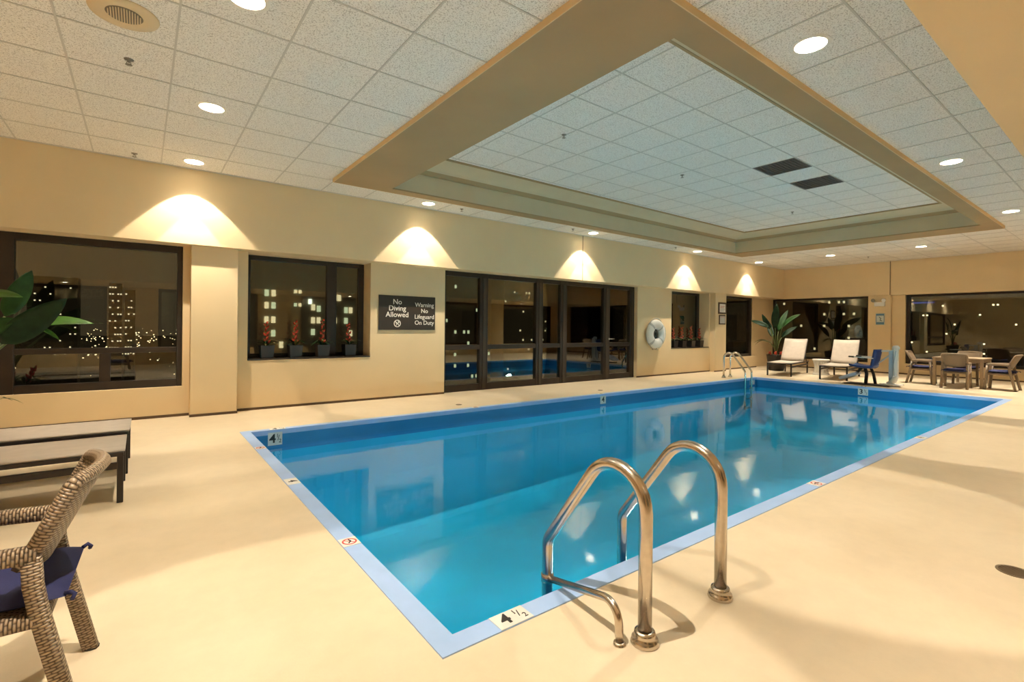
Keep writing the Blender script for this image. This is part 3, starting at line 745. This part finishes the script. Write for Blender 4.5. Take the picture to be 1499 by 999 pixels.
# ------------------------------------------------------------------ woven armchair (front is local +x)
def make_chair():
    t = thing('wicker_armchair', '', 'chair')
    sq = .45
    for s in (-1, 1):
        y = s * .205
        obj('rear_leg', MB().tube([(-.245, s * .215, 0), (-.165, y, .36), (-.15, y, .45), (-.145, y, .545)], .025, 12, square=sq, up=(1, 0, 0)), wicker_m, t)
        obj('front_leg', MB().tube([(.235, s * .215, 0), (.205, y, .36), (.19, y, .545)], .025, 12, square=sq, up=(1, 0, 0)), wicker_m, t)
        obj('arm', MB().tube([(-.16, y, .545), (0, s * .212, .552), (.21, y, .54)], .026, 12, square=sq), wicker_m, t)
        for xx in (-.245, .235): obj('foot_cap', MB().tube([(xx, s * .215, 0), (xx - .0018, s * .215, .008)], .0262, 10, square=sq, up=(1, 0, 0)), black_m, t)
    top = []
    for k in range(13):
        w_ = -1 + 2 * k / 12; top.append((-.243 - .05 * (1 - w_ * w_), .195 * w_, .757 - .012 * w_ * w_))
    path = [(-.145, -.205, .545), (-.19, -.206, .64), (-.232, -.205, .73)] + top + [(-.232, .205, .73), (-.19, .206, .64), (-.145, .205, .545)]
    obj('back_frame', MB().tube(path, .021, 12, square=.3), wicker_m, t)
    def panel(off):
        def fn(u, v):
            y = -.195 + .39 * u; z = .47 + .27 * v; w_ = (u - .5) * 2; x = -.135 - (z - .53) * .49 - .05 * (1 - w_ * w_) + off
            return (x, y, z + .03 * w_ * w_ * (1 - v))
        return fn
    pm = MB().grid(panel(0), 12, 6); pm.uv = [[(a * .39, b * .27) for a, b in q] for q in pm.uv]
    obj('backrest', pm, wicker_m, t, solid=.02)
    sf = MB()
    for a, b in (((-.165, -.205, .345), (.205, -.205, .345)), ((-.165, .205, .345), (.205, .205, .345)), ((-.165, -.205, .345), (-.165, .205, .345)), ((.205, -.205, .345), (.205, .205, .345))):
        sf.tube([a, b], .024, 10, square=sq)
    obj('seat_frame', sf, wicker_m, t)
    sp = MB().grid(lambda u, v: (-.15 + .34 * u, -.19 + .38 * v, .362), 4, 4); sp.uv = [[(a * .34, b * .38) for a, b in q] for q in sp.uv]
    obj('seat_panel', sp, wicker_m, t, solid=.008)
    def cush(u, v):
        x = -.225 + .43 * u; y = -.205 + .41 * v
        ex = min(1, min(u, 1 - u) * 8); ey = min(1, min(v, 1 - v) * 8); k = (max(0, ex) * max(0, ey)) ** .45
        return (x, y, .395 + .032 * k)
    cm = MB().grid(cush, 14, 14); cm.grid(lambda u, v: (lambda p: (p[0], p[1], .395 - .022 * ((p[2] - .395) / .032)))(cush(u, v)), 14, 14, flip=True)
    cu = obj('cushion', cm, navy, t)
    for s in (-1, 1):
        obj('tie', MB().tube([(-.222, s * .19, .40), (-.235, s * .205, .405), (-.245, s * .20, .395), (-.24, s * .215, .385)], .007, 6), navy, cu)
    return t
chair = make_chair(); chair['label'] = 'woven wicker armchair with navy seat cushion in the near left foreground'
chair['group'] = 'woven armchairs'
chair.location = (-.398, 2.262, 0); chair.rotation_euler = (0, 0, PI + math.radians(-2))
dup(chair, 'woven armchair at the far table turning its back to the pool', (14.36, 2.69, 0), math.radians(3))
dup(chair, 'woven armchair on the left side of the far table, in front of the pilaster', (14.92, 3.42, 0), -PI / 2 + .05)
dup(chair, 'woven armchair on the right side of the far table', (14.78, 2.02, 0), PI / 2 - .05)
dup(chair, 'woven armchair behind the far table, backed to the window', (15.72, 2.74, 0), PI)

# dining table
t = thing('dining_table', 'square tan patio table among four woven armchairs at the far wall', 'table', (15.04, 2.72, 0))
obj('table_top', box(-.44, .44, -.44, .44, .622, .655), wood_tan, t, bevel=.006)
ap = MB()
for a in ((-.42, .42, -.42, -.38), (-.42, .42, .38, .42), (-.42, -.38, -.38, .38), (.38, .42, -.38, .38)): ap.box(a[0], a[1], a[2], a[3], .56, .622)
obj('apron', ap, wood_tan, t)
for sx in (-1, 1):
    for sy in (-1, 1): obj('leg', box(sx * .40 - .028, sx * .40 + .028, sy * .40 - .028, sy * .40 + .028, 0, .622), wood_tan, t, bevel=.004)

# ------------------------------------------------------------------ loungers (foot end at local x=0, head at +x)
def make_lounger(raised):
    t = thing('sun_lounger', '', 'lounger')
    Lg = 1.95; hx = 1.22; hw = .305; z0 = .352
    for s in (-1, 1):
        y = s * (hw - .018)
        obj('deck_rail', box(0, hx if not raised else Lg * .92, y - .018, y + .018, .322, .350), lounge_frame, t, bevel=.004)
        obj('side_rail', box(.03, Lg * .88, y - .015, y + .015, .235, .280), lounge_frame, t, bevel=.004)
        for xx in (.02, Lg * .86): obj('leg', box(xx - .018, xx + .018, y - .018, y + .018, 0, .325), lounge_frame, t, bevel=.004)
    for xx in (.018, hx - .02): obj('cross_rail', box(xx - .015, xx + .015, -hw + .02, hw - .02, .318, .345), lounge_frame, t)
    obj('sling', MB().grid(lambda u, v: (-.005 + (hx + .005) * u, -hw + .012 + (2 * hw - .024) * v, z0 + .006 - .012 * math.sin(PI * v)), 6, 8), sling_m, t, solid=.012)
    a = math.radians(56) if raised else 0; bl = .76
    d = Vector((math.cos(a), 0, math.sin(a))); b0 = Vector((hx + .01, 0, z0)); nrm = Vector((-math.sin(a), 0, math.cos(a)))
    for s in (-1, 1):
        y = Vector((0, s * (hw - .018), 0)); c = b0 + d * (bl / 2) + y - nrm * .016
        obj('back_rail', MB().obox(c, d * (bl / 2), (0, .018, 0), nrm * .014), lounge_frame, t, bevel=.004)
    obj('back_top_rail', MB().obox(b0 + d * (bl - .015) - nrm * .016, d * .015, (0, hw - .03, 0), nrm * .013), lounge_frame, t)
    obj('back_sling', MB().grid(lambda u, v: tuple(b0 + d * (bl * u) + Vector((0, -hw + .012 + (2 * hw - .024) * v, 0)) + nrm * (.006 - .014 * math.sin(PI * v))), 6, 8), sling_m, t, solid=.012)
    if raised:
        for s in (-1, 1):
            y = Vector((0, s * (hw - .05), 0)); p0 = b0 + d * .42 + y - nrm * .03; p1 = Vector((hx + .52, s * (hw - .05), .30))
            obj('back_strut', MB().tube([p0, p1], .012, 8), lounge_frame, t)
    return t
lg = make_lounger(False); lg['label'] = 'flat sun lounger behind the woven armchair, the one nearer the camera'; lg['group'] = 'flat sun loungers at the near end'
lg.location = (-.09, 4.64, 0); lg.rotation_euler = (0, 0, PI)
dup(lg, 'flat sun lounger lying next to the big left window', (-.075, 5.44, 0), PI - .012)
lr = make_lounger(True); lr['label'] = 'sun lounger with raised back beside the corner plant'; lr['group'] = 'raised sun loungers at the far end'
lr.location = (13.66, 6.14, 0); lr.rotation_euler = (0, 0, math.radians(9))
dup(lr, 'sun lounger with raised back behind the pool lift chair', (13.80, 4.90, 0), math.radians(9))

# stool
t = thing('side_stool', 'white waisted drum stool between the two raised loungers', 'stool', (15.1, 5.66, 0))
prof = [(0, 0), (.20, 0), (.205, .02), (.185, .06), (.16, .14), (.155, .22), (.165, .30), (.19, .37), (.21, .405), (.215, .42), (.205, .435), (0, .437)]
obj('drum', MB().lathe(prof, n=32), white_plastic, t)
for k in range(18):
    a = 2 * PI * k / 18
    obj('rib', MB().tube([(.183 * math.cos(a), .183 * math.sin(a), .07), (.163 * math.cos(a), .163 * math.sin(a), .15), (.159 * math.cos(a), .159 * math.sin(a), .22), (.168 * math.cos(a), .168 * math.sin(a), .30), (.188 * math.cos(a), .188 * math.sin(a), .36)], .007, 6), white_plastic, t)

# ------------------------------------------------------------------ pool lift chair
t = thing('pool_lift', 'accessible pool lift with blue seat and white mast at the far edge', 'pool lift', (13.38, 3.9, 0))
obj('base_plate', box(-.22, .22, -.32, .55, 0, .02), black_m, t, bevel=.004)
obj('post', MB().tube(fillet([(0, .18, .02), (0, .16, .25), (0, .20, .40)], [.1], 5), .035, 10), black_m, t)
obj('post', MB().tube(fillet([(.1, .02, .02), (.1, .06, .25), (.1, .12, .40)], [.1], 5), .03, 10), black_m, t)
obj('seat', MB().grid(lambda u, v: (-.22 + .44 * u, .0 + .45 * v, .40 + .03 * (2 * u - 1) ** 2 + .02 * math.sin(PI * v) * -1 + .03 * v), 8, 8), seat_blue, t, solid=.04)
obj('backrest', MB().grid(lambda u, v: (-.22 + .44 * u, .02 - .07 * v + .04 * (1 - (2 * u - 1) ** 2) * -1, .42 + .40 * v), 8, 8), seat_blue, t, solid=.045, bevel=.0)
for s in (-1, 1):
    obj('armrest', MB().tube([(s * .23, -.03, .62), (s * .25, .10, .63), (s * .24, .42, .64)], .012, 8), lift_white, t)
    obj('arm_grip', MB().tube([(s * .24, .34, .638), (s * .24, .45, .642)], .02, 8), black_m, t)
obj('footrest', MB().obox((0, .50, .18), (.16, 0, 0), (0, .17, -.075), (0, .016, .03)), mat('lift_foot_blue', lin(.42, .52, .70), .5), t, bevel=.01)
obj('foot_arm', MB().tube([(0, .25, .38), (0, .36, .26)], .03, 8), black_m, t)
obj('mast', box(.0, .10, -.33, -.25, .05, .80), lift_grey, t, bevel=.01)
obj('mast_cover', box(-.06, .05, -.43, -.355, .22, .86), lift_white, t, bevel=.012)
obj('mast_cap', MB().lathe([(0, .05), (.05, .045), (.075, .0), (.07, -.04), (0, -.04)], (.05, -.37, .87), 18), lift_white, t)
obj('mast_foot', MB().tube([(-.01, -.40, .25), (-.02, -.36, .13), (-.03, -.25, .05)], [.05, .06, .05], 10), lift_white, t)
obj('cable', MB().tube([(-.065, -.40, .80), (-.075, -.36, .5), (-.065, -.38, .25)], .008, 6), lift_grey, t)
obj('mast_base', box(-.10, .14, -.50, -.10, .02, .06), lift_white, t, bevel=.01)
obj('boom', MB().tube([(.05, -.33, .80), (.05, -.02, .78)], .022, 8), lift_white, t)
obj('actuator', MB().tube([(.05, -.30, .74), (.05, -.02, .48)], .018, 8), lift_grey, t)

# ------------------------------------------------------------------ wall signs
def wall_panel(name, label, cat, x0, x1, z0, z1, y, m, d=.02):
    t = thing(name, label, cat, ((x0 + x1) / 2, y, (z0 + z1) / 2)); w_, h_ = (x1 - x0) / 2, (z1 - z0) / 2
    obj('panel', box(-w_, w_, -d, 0, -h_, h_), m, t, bevel=.003); return t, w_, h_, d
t, w_, h_, d = wall_panel('warning_sign', 'dark brown sign reading No Diving Allowed, Warning No Lifeguard On Duty', 'sign', 3.18, 4.24, 1.175, 1.765, YL, sign_brown)
for txt, x, z, s in (('No', -.20, .185, .125), ('Diving', -.20, .075, .125), ('Allowed', -.20, -.035, .125), ('Warning', .315, .145, .105), ('No', .315, .04, .105), ('Lifeguard', .315, -.065, .105), ('On Duty', .315, -.17, .105)):
    link('lettering', text_mesh(txt, s, bold=.001), letter_m, t, (x, -d - .001, z), (PI / 2, 0, 0))
pc = MB(); annulus(pc, .050, .064, 0, .002, 32); pc.obox((0, 0, .001), (.038, -.038, 0), (.005, .005, 0), (0, 0, .001))
pc.tube([(-.03, .012, .001), (.0, -.005, .001), (.035, .02, .001)], .007, 6); pc.tube([(-.008, -.002, .001), (-.02, -.035, .001)], .006, 6); pc.lathe([(0, .002), (.011, .002)], (.018, .03, 0), 12)
obj('pictogram', pc, letter_m, t, (-.20, -d - .001, -.185), (PI / 2, 0, 0))
t, w_, h_, d = wall_panel('framed_notice', 'upper framed certificate on the pilaster by the far ladder', 'picture', 13.42, 13.83, 1.69, 2.03, 7.76, frame_wood)
obj('print', box(-w_ + .05, w_ - .05, -d - .002, -d, -h_ + .05, h_ - .05), paper_m, t)
for k in range(4): obj('text_line', box(-w_ + .09, w_ - .09 - .04 * (k % 2), -d - .003, -d - .002, .05 - k * .045, .065 - k * .045), paper_red if k < 2 else paper_grey, t)
t, w_, h_, d = wall_panel('framed_notice', 'lower smaller framed pool rules on the pilaster by the far ladder', 'picture', 13.46, 13.80, 1.38, 1.66, 7.76, frame_wood)
obj('print', box(-w_ + .035, w_ - .035, -d - .002, -d, -h_ + .035, h_ - .035), mat('paper_grey_bg', lin(.48, .47, .44), .6), t)
for k in range(5): obj('text_line', box(-w_ + .06, w_ - .06, -d - .003, -d - .002, .07 - k * .035, .08 - k * .035), paper_red if k == 0 else paper_grey, t)
# far pilaster: emergency light and blue pool lift sign (faces -x)
t = thing('emergency_light', 'white emergency light with two lamp heads high on the far pilaster', 'light', (17.42, 4.99, 2.04))
obj('casing', box(-.08, 0, -.15, .11, -.07, .055), white_plastic, t, bevel=.008)
for s in (-.14, .12):
    h1 = MB().tube([(-.06, s * .8, .055), (-.08, s, .10)], .014, 8); obj('arm', h1, white_plastic, t)
    obj('lamp_head', MB().tube([(-.05, s, .11), (-.13, s, .10), (-.14, s, .098)], [.03, .055, .05], 14), sprink_m if s > 0 else white_plastic, t)
t = thing('pool_lift_sign', 'small blue and white instruction sign on the far pilaster', 'sign', (17.42, 4.965, 1.59))
obj('panel', box(-.012, 0, -.11, .11, -.17, .17), sign_pale, t, bevel=.003)
obj('header', box(-.014, -.012, -.10, .10, .10, .16), sign_blue, t); obj('footer', box(-.014, -.012, -.10, .10, -.16, -.09), sign_blue, t)
obj('border', box(-.0135, -.012, -.105, -.09, -.09, .10), sign_blue, t); obj('border', box(-.0135, -.012, .09, .105, -.09, .10), sign_blue, t)
pg = MB().tube([(-.014, .02, .06), (-.014, -.02, .02), (-.014, .0, -.04), (-.014, -.05, -.05)], .010, 6); obj('pictogram', pg, mat('sign_dark', lin(.08, .11, .12), .5), t)

# life ring
t = thing('life_ring', 'white ring buoy hanging on the wall right of the glass doors', 'life ring', (10.60, YL - .09, 1.10))
def torus(R, r, n=40, m=14, a0=0, a1=2 * PI, flat=1.0):
    return MB().grid(lambda u, v: (math.cos(a0 + (a1 - a0) * u) * (R + r * math.cos(2 * PI * v)), flat * r * math.sin(2 * PI * v), math.sin(a0 + (a1 - a0) * u) * (R + r * math.cos(2 * PI * v))), n, m)
obj('buoy', torus(.25, .125, flat=.62), ring_m, t)
for k in range(4):
    a = PI / 4 + k * PI / 2
    obj('band', torus(.25, .128, 4, 14, a - .10, a + .10, .63), rope_m, t)
    obj('grab_rope', MB().tube([((.372 + .035 * math.sin(PI * q / 8)) * math.cos(a + PI / 2 * q / 8), -.01, (.372 + .035 * math.sin(PI * q / 8)) * math.sin(a + PI / 2 * q / 8)) for q in range(9)], .009, 6), rope_m, t)
obj('back_plate', MB().tube([(0, .072, 0), (0, .055, 0)], .15, 24, up=(0, 0, 1)), black_m, t)
obj('rope_coil', torus(.07, .03, 20, 8), mat('rope_dark', lin(.10, .10, .09), .8), t, (0, .03, .0))
hk = MB()
for s in (-1, 1): hk.tube(fillet([(s * .05, .07, -.40), (s * .05, -.05, -.40), (s * .05, -.07, -.36)], [.02], 4), .010, 8)
obj('hook', hk, steel_far, t)

# ------------------------------------------------------------------ plants
def leaf_mesh(B, T, N, width, droop=.06, fold=.25, n=9):
    B, T, N = Vector(B), Vector(T), Vector(N).normalized(); ax = T - B; Lh = ax.length; ax.normalize()
    side = ax.cross(N).normalized(); up = side.cross(ax).normalized()
    def fn(u, v):
        w_ = max(.001, width * .5 * (u ** .6) * ((1 - u) ** .85) / .40) if 0 < u < 1 else .001
        s = (v - .5) * 2; c = B + ax * (Lh * u) + up * (droop * Lh * math.sin(PI * u) )
        return c + side * (w_ * s) + up * (fold * w_ * abs(s))
    return MB().grid(fn, n, 4)
def frond(parent, root, B, T, N, width, m, droop=.06, fold=.25):
    root, B = Vector(root), Vector(B); mid = (root + B) / 2 + Vector((0, 0, .10)) - (B - root) * .05
    mid.x = root.x * .6 + B.x * .4; mid.y = root.y * .6 + B.y * .4
    st = obj('stalk', MB().tube([root, mid, B], [.018, .014, .009], 7), stalk_m, parent)
    obj('leaf', leaf_mesh(B, T, N, width, droop, fold), m, parent, solid=.004)
def bromeliad(parent, c, h_, m_fl=None, nleaf=8, lean=(0, 0), rl=.16, seed=0):
    rnd = random.Random(seed); c = Vector(c)
    for k in range(nleaf):
        a = 2 * PI * k / nleaf + rnd.uniform(-.3, .3); r = rl * rnd.uniform(.75, 1.2); d = Vector((math.cos(a), math.sin(a), 0))
        obj('leaf', leaf_mesh(c + d * .01, c + d * r + Vector((0, 0, rnd.uniform(.0, .09))), (0, 0, 1), .042, .25, .3, 6), [leaf_olive, leaf_mid, leaf_dark][k % 3], parent)
    s = MB()
    s.tube([c, c + Vector((lean[0] * .5, lean[1] * .5, h_ * .5)), c + Vector((lean[0], lean[1], h_))], .008, 6); obj('flower_stem', s, stalk_m, parent)
    fl = MB(); nb = 11
    for k in range(nb):
        z = h_ * (.12 + .88 * k / nb); a = k * 2.4; d = Vector((math.cos(a), math.sin(a), .5)); p = c + Vector((lean[0] * z / h_, lean[1] * z / h_, z))
        rr = .030 * (1 - .4 * k / nb); fl.tube([p, p + d * rr * .9, p + d * rr * 1.7 + Vector((0, 0, .022))], [.012, .024 * (1 - .3 * k / nb), .004], 6)
    obj('flower_spike', fl, m_fl or flower_m, parent)
# sill pots
k = 0
posn = ['leftmost', 'second', 'third', 'rightmost']
for xs_, zs, grp in (((1.50, 1.90, 2.31, 2.74), .74, 'window beside the no diving sign'), ((11.72, 12.12, 12.56, 12.98), .72, 'narrow window by the life ring')):
    for q, x in enumerate(xs_):
        t = thing('flower_pot', '%s red bromeliad pot in the %s' % (posn[q], grp), 'potted plant', (x, 8.085, zs), group='red bromeliads on the sill, ' + grp)
        pm = MB(); pm.lathe([(0, 0), (.115, 0), (.135, .19), (.125, .19), (.12, .175), (0, .175)], n=4, smooth=False)
        o = obj('pot', pm, pot_m, t, rot=(0, 0, PI / 4))
        obj('soil', box(-.08, .08, -.08, .08, .165, .178), soil_m, t)
        bromeliad(t, (0, 0, .175), .40 + .03 * ((q * 7) % 3 - 1), nleaf=12, rl=.20, lean=(random.uniform(-.02, .02), random.uniform(-.015, .0)), seed=10 + k); k += 1
# tall pot plants
def tall_pot(t, r, h_):
    obj('pot', MB().lathe([(0, 0), (r * .72, 0), (r * .78, .02), (r, h_ - .03), (r * 1.03, h_), (r * .94, h_), (r * .92, h_ - .05), (0, h_ - .05)], n=28), pot_m, t)
    obj('soil', MB().lathe([(r * .92, h_ - .049), (0, h_ - .049)], n=20), soil_m, t)
t = thing('bird_of_paradise', 'bird of paradise plant with broad leaves in the far corner pot', 'potted plant', (15.5, 7.05, 0), group='tall potted plants')
tall_pot(t, .27, .48)
r0 = (0, 0, .42)
frond(t, r0, (-.30, .05, 1.30), (-.32, .64, 1.52), (-1, 0, .6), .15, leaf_dark, .10)
frond(t, r0, (-.10, .0, 1.30), (-.28, -.13, 2.02), (-1, -.3, .2), .24, leaf_dark, .05)
frond(t, r0, (-.12, -.22, 1.32), (-.25, -.78, 1.70), (-.8, .2, .7), .24, leaf_mid, .05)
frond(t, r0, (-.15, .10, 1.25), (-.30, .30, 1.72), (-1, 0, .2), .17, leaf_dark, .04)
frond(t, r0, (-.22, .05, .82), (-.34, .52, .84), (-.6, 0, 1), .09, leaf_olive, .22)
frond(t, r0, (-.20, .10, .86), (-.30, .50, .76), (-.6, 0, 1), .06, leaf_olive, .25)
frond(t, r0, (.05, -.12, 1.0), (.22, -.5, 1.35), (-.8, 0, .5), .18, leaf_dark, .06)
frond(t, r0, (.05, .12, 1.0), (.35, .42, 1.5), (-.8, 0, .5), .18, leaf_dark, .06)
frond(t, r0, (.0, -.05, 1.2), (.25, -.22, 1.85), (-1, 0, .1), .20, leaf_mid, .04)
for q, (dx, dy) in enumerate(((-.16, .12), (-.18, -.06), (-.10, -.18))): bromeliad(t, (dx, dy, .43), .14, nleaf=7, rl=.14, seed=40 + q)
t = thing('bird_of_paradise', 'dark green broad leaved plant at the left edge before the big window', 'potted plant', (-1.45, 7.05, 0), group='tall potted plants')
tall_pot(t, .27, .44)
def L_(p): return (p[0] + 1.45, p[1] - 7.05, p[2])
r0 = (0, 0, .40)
frond(t, r0, L_((-1.10, 6.85, 1.03)), L_((-.60, 6.65, 1.49)), (.35, -1, .15), .26, leaf_dark, .03, .12)
frond(t, r0, L_((-.93, 7.0, 1.20)), L_((-.42, 7.05, 1.235)), (0, -.55, 1), .20, leaf_lite, .05, .35)
frond(t, r0, L_((-.93, 6.98, 1.20)), L_((-.68, 6.92, 1.06)), (.2, -.4, 1), .09, leaf_lite, .10, .3)
frond(t, r0, L_((-1.13, 7.2, 1.30)), L_((-.94, 7.28, 1.80)), (.2, -1, 0), .20, leaf_mid, .04, .2)
frond(t, r0, L_((-1.30, 6.8, 1.45)), L_((-.93, 6.72, 1.49)), (0, -.5, 1), .22, leaf_lite, .06, .3)
frond(t, r0, L_((-1.35, 6.9, 1.05)), L_((-.98, 6.75, 1.28)), (0, -1, .3), .22, leaf_mid, .05, .2)
frond(t, r0, L_((-1.55, 7.0, 1.3)), L_((-1.9, 6.8, 1.9)), (0, -1, .3), .26, leaf_mid, .05, .2)
frond(t, r0, L_((-1.6, 7.1, 1.1)), L_((-2.2, 7.1, 1.3)), (0, -.6, 1), .26, leaf_dark, .08, .2)
frond(t, r0, L_((-1.4, 7.1, 1.4)), L_((-1.35, 7.3, 2.05)), (0, -1, 0), .24, leaf_dark, .05, .2)
for q, (dx, dy) in enumerate(((.30, -.18), (.10, -.25), (-.2, -.1))): bromeliad(t, (dx * .7, dy * .7, .40), .24, mat('flower_pink', lin(.45, .03, .07), .5), nleaf=9, rl=.30, lean=(.10 if q == 0 else 0, 0), seed=60 + q)

# ------------------------------------------------------------------ night city outside
city = obj('city_ground', MB().quad([(-900, 12, -30), (1200, 12, -30), (1200, 1500, -30), (-900, 1500, -30)]).quad([(21, -600, -30), (1200, -600, -30), (1200, 12, -30), (21, 12, -30)]), ground_m)
struct(city, 'dark city ground far below the windows', 'ground')
def winbox(x, y, z, w_, h_, axis):
    return box(x - w_ / 2, x + w_ / 2, y - .3, y, z - h_ / 2, z + h_ / 2) if axis == 'y' else box(x - .3, x, y - w_ / 2, y + w_ / 2, z - h_ / 2, z + h_ / 2)
# pale office block seen behind the flower pots: every lit window is a piece of its own
t = thing('office_block', 'pale office block with lit windows seen through the window with flower pots', 'building', (0, 0, 0))
obj('facade', box(8, 52, 128, 150, -30, 26), concrete_m, t)
px = [(390, 429), (400, 429), (390, 447), (400, 447), (390, 468), (400, 468), (400, 488), (433, 425), (440, 425), (433, 445), (440, 445), (461, 448), (470, 450), (461, 468), (470, 468), (461, 486), (497, 432), (504, 432), (516, 451), (524, 451), (497, 468), (516, 468), (412, 505), (524, 488)]
for kx, (u, v) in enumerate(px):
    X = 23.64 + (u - 390) * .1495; Z = 8.69 - (v - 429) * .163
    o = obj('lit_window', winbox(X, 128, Z, .85 if u not in (433, 440) else .6, 1.5 if u not in (433, 440) else .8, 'y'), lit_warm if kx % 3 else lit_green, t)
obj('lit_window', winbox(33.5, 128, 7.0, .75, 1.2, 'y'), lit_bright, t)
# towers
rnd = random.Random(3)
def tower(label, x, y, w_, d_, top, face, rows, cols, p, m, ww=.7, hh=.6):
    t = thing('tower_block', label, 'building', (0, 0, 0), group='distant towers at night')
    obj('tower_body', box(x - w_ / 2, x + w_ / 2, y, y + d_, -30, top) if face == 'y' else box(x, x + d_, y - w_ / 2, y + w_ / 2, -30, top), tower_m, t)
    mb = MB()
    for r in range(rows):
        for c in range(cols):
            if rnd.random() > p: continue
            a = (c + .5) / cols * w_ - w_ / 2; z = top - 2 - r * 3.2
            if face == 'y': mb.box(x + a - ww / 2, x + a + ww / 2, y - .2, y, z - hh / 2, z + hh / 2)
            else: mb.box(x - .2, x, y + a - ww / 2, y + a + ww / 2, z - hh / 2, z + hh / 2)
    o = obj('lit_windows', mb, m, t); o['kind'] = 'stuff'
    return t
tower('slim lit tower left of its twin, seen through the big left window', -10, 300, 5, 10, 20, 'y', 11, 5, .6, lit_tower, .6, .6)
tower('slim lit tower right of its twin, seen through the big left window', -4.5, 300, 4, 10, 17, 'y', 10, 4, .5, lit_tower, .6, .6)
tower('broad dim tower behind the palm leaves', -34, 320, 18, 14, 23, 'y', 12, 10, .25, lit_tower, .6, .6)
tower('long low block beyond the left window', -60, 420, 50, 14, 4, 'y', 6, 24, .12, lit_dots, .9, .6)
tower('lit block beyond the left glass door', 70, 120, 26, 14, 24, 'y', 12, 18, .14, lit_green, .6, .9)
tower('lit block beyond the middle glass doors', 110, 130, 30, 14, 18, 'y', 10, 24, .10, lit_warm, .5, .6)
tower('lit block beyond the corner window', 210, 140, 40, 14, 20, 'y', 10, 24, .14, lit_warm, .8, 1.2)
tower('lit block beyond the window behind the loungers', 150, 62, 40, 14, 14, 'x', 9, 34, .14, lit_warm, .45, .6)
tw = tower('wide tower beyond the window behind the dining table', 220, 38, 46, 14, 12, 'x', 11, 44, .08, lit_dots, .45, .45)
obj('neon_strip', box(219.6, 219.9, 47, 53, 11.1, 11.4), lit_blue, tw, label='thin blue neon strip')
sl = MB()
for k in range(420):
    d_ = rnd.uniform(260, 900); x = rnd.uniform(-.32, .05) * d_; s = .0008 * d_ * rnd.uniform(.6, 1.4)
    z = rnd.uniform(-30, -6)
    if 415 < d_ < 436 or 295 < d_ < 336: continue
    s *= .8; sl.box(x - s, x + s, d_, d_ + .5, z - s * .7, z + s * .7)
for k in range(160):
    d_ = rnd.uniform(200, 700); y = rnd.uniform(-.02, .35) * d_; s = .0007 * d_ * rnd.uniform(.6, 1.4); z = rnd.uniform(-26, -2); sl.box(d_, d_ + .5, y - s, y + s, z - s * .7, z + s * .7)
o = tag(obj('city_lights', sl, lit_dots), 'scattered warm street lights of the night city outside the windows', 'city lights', kind='stuff')
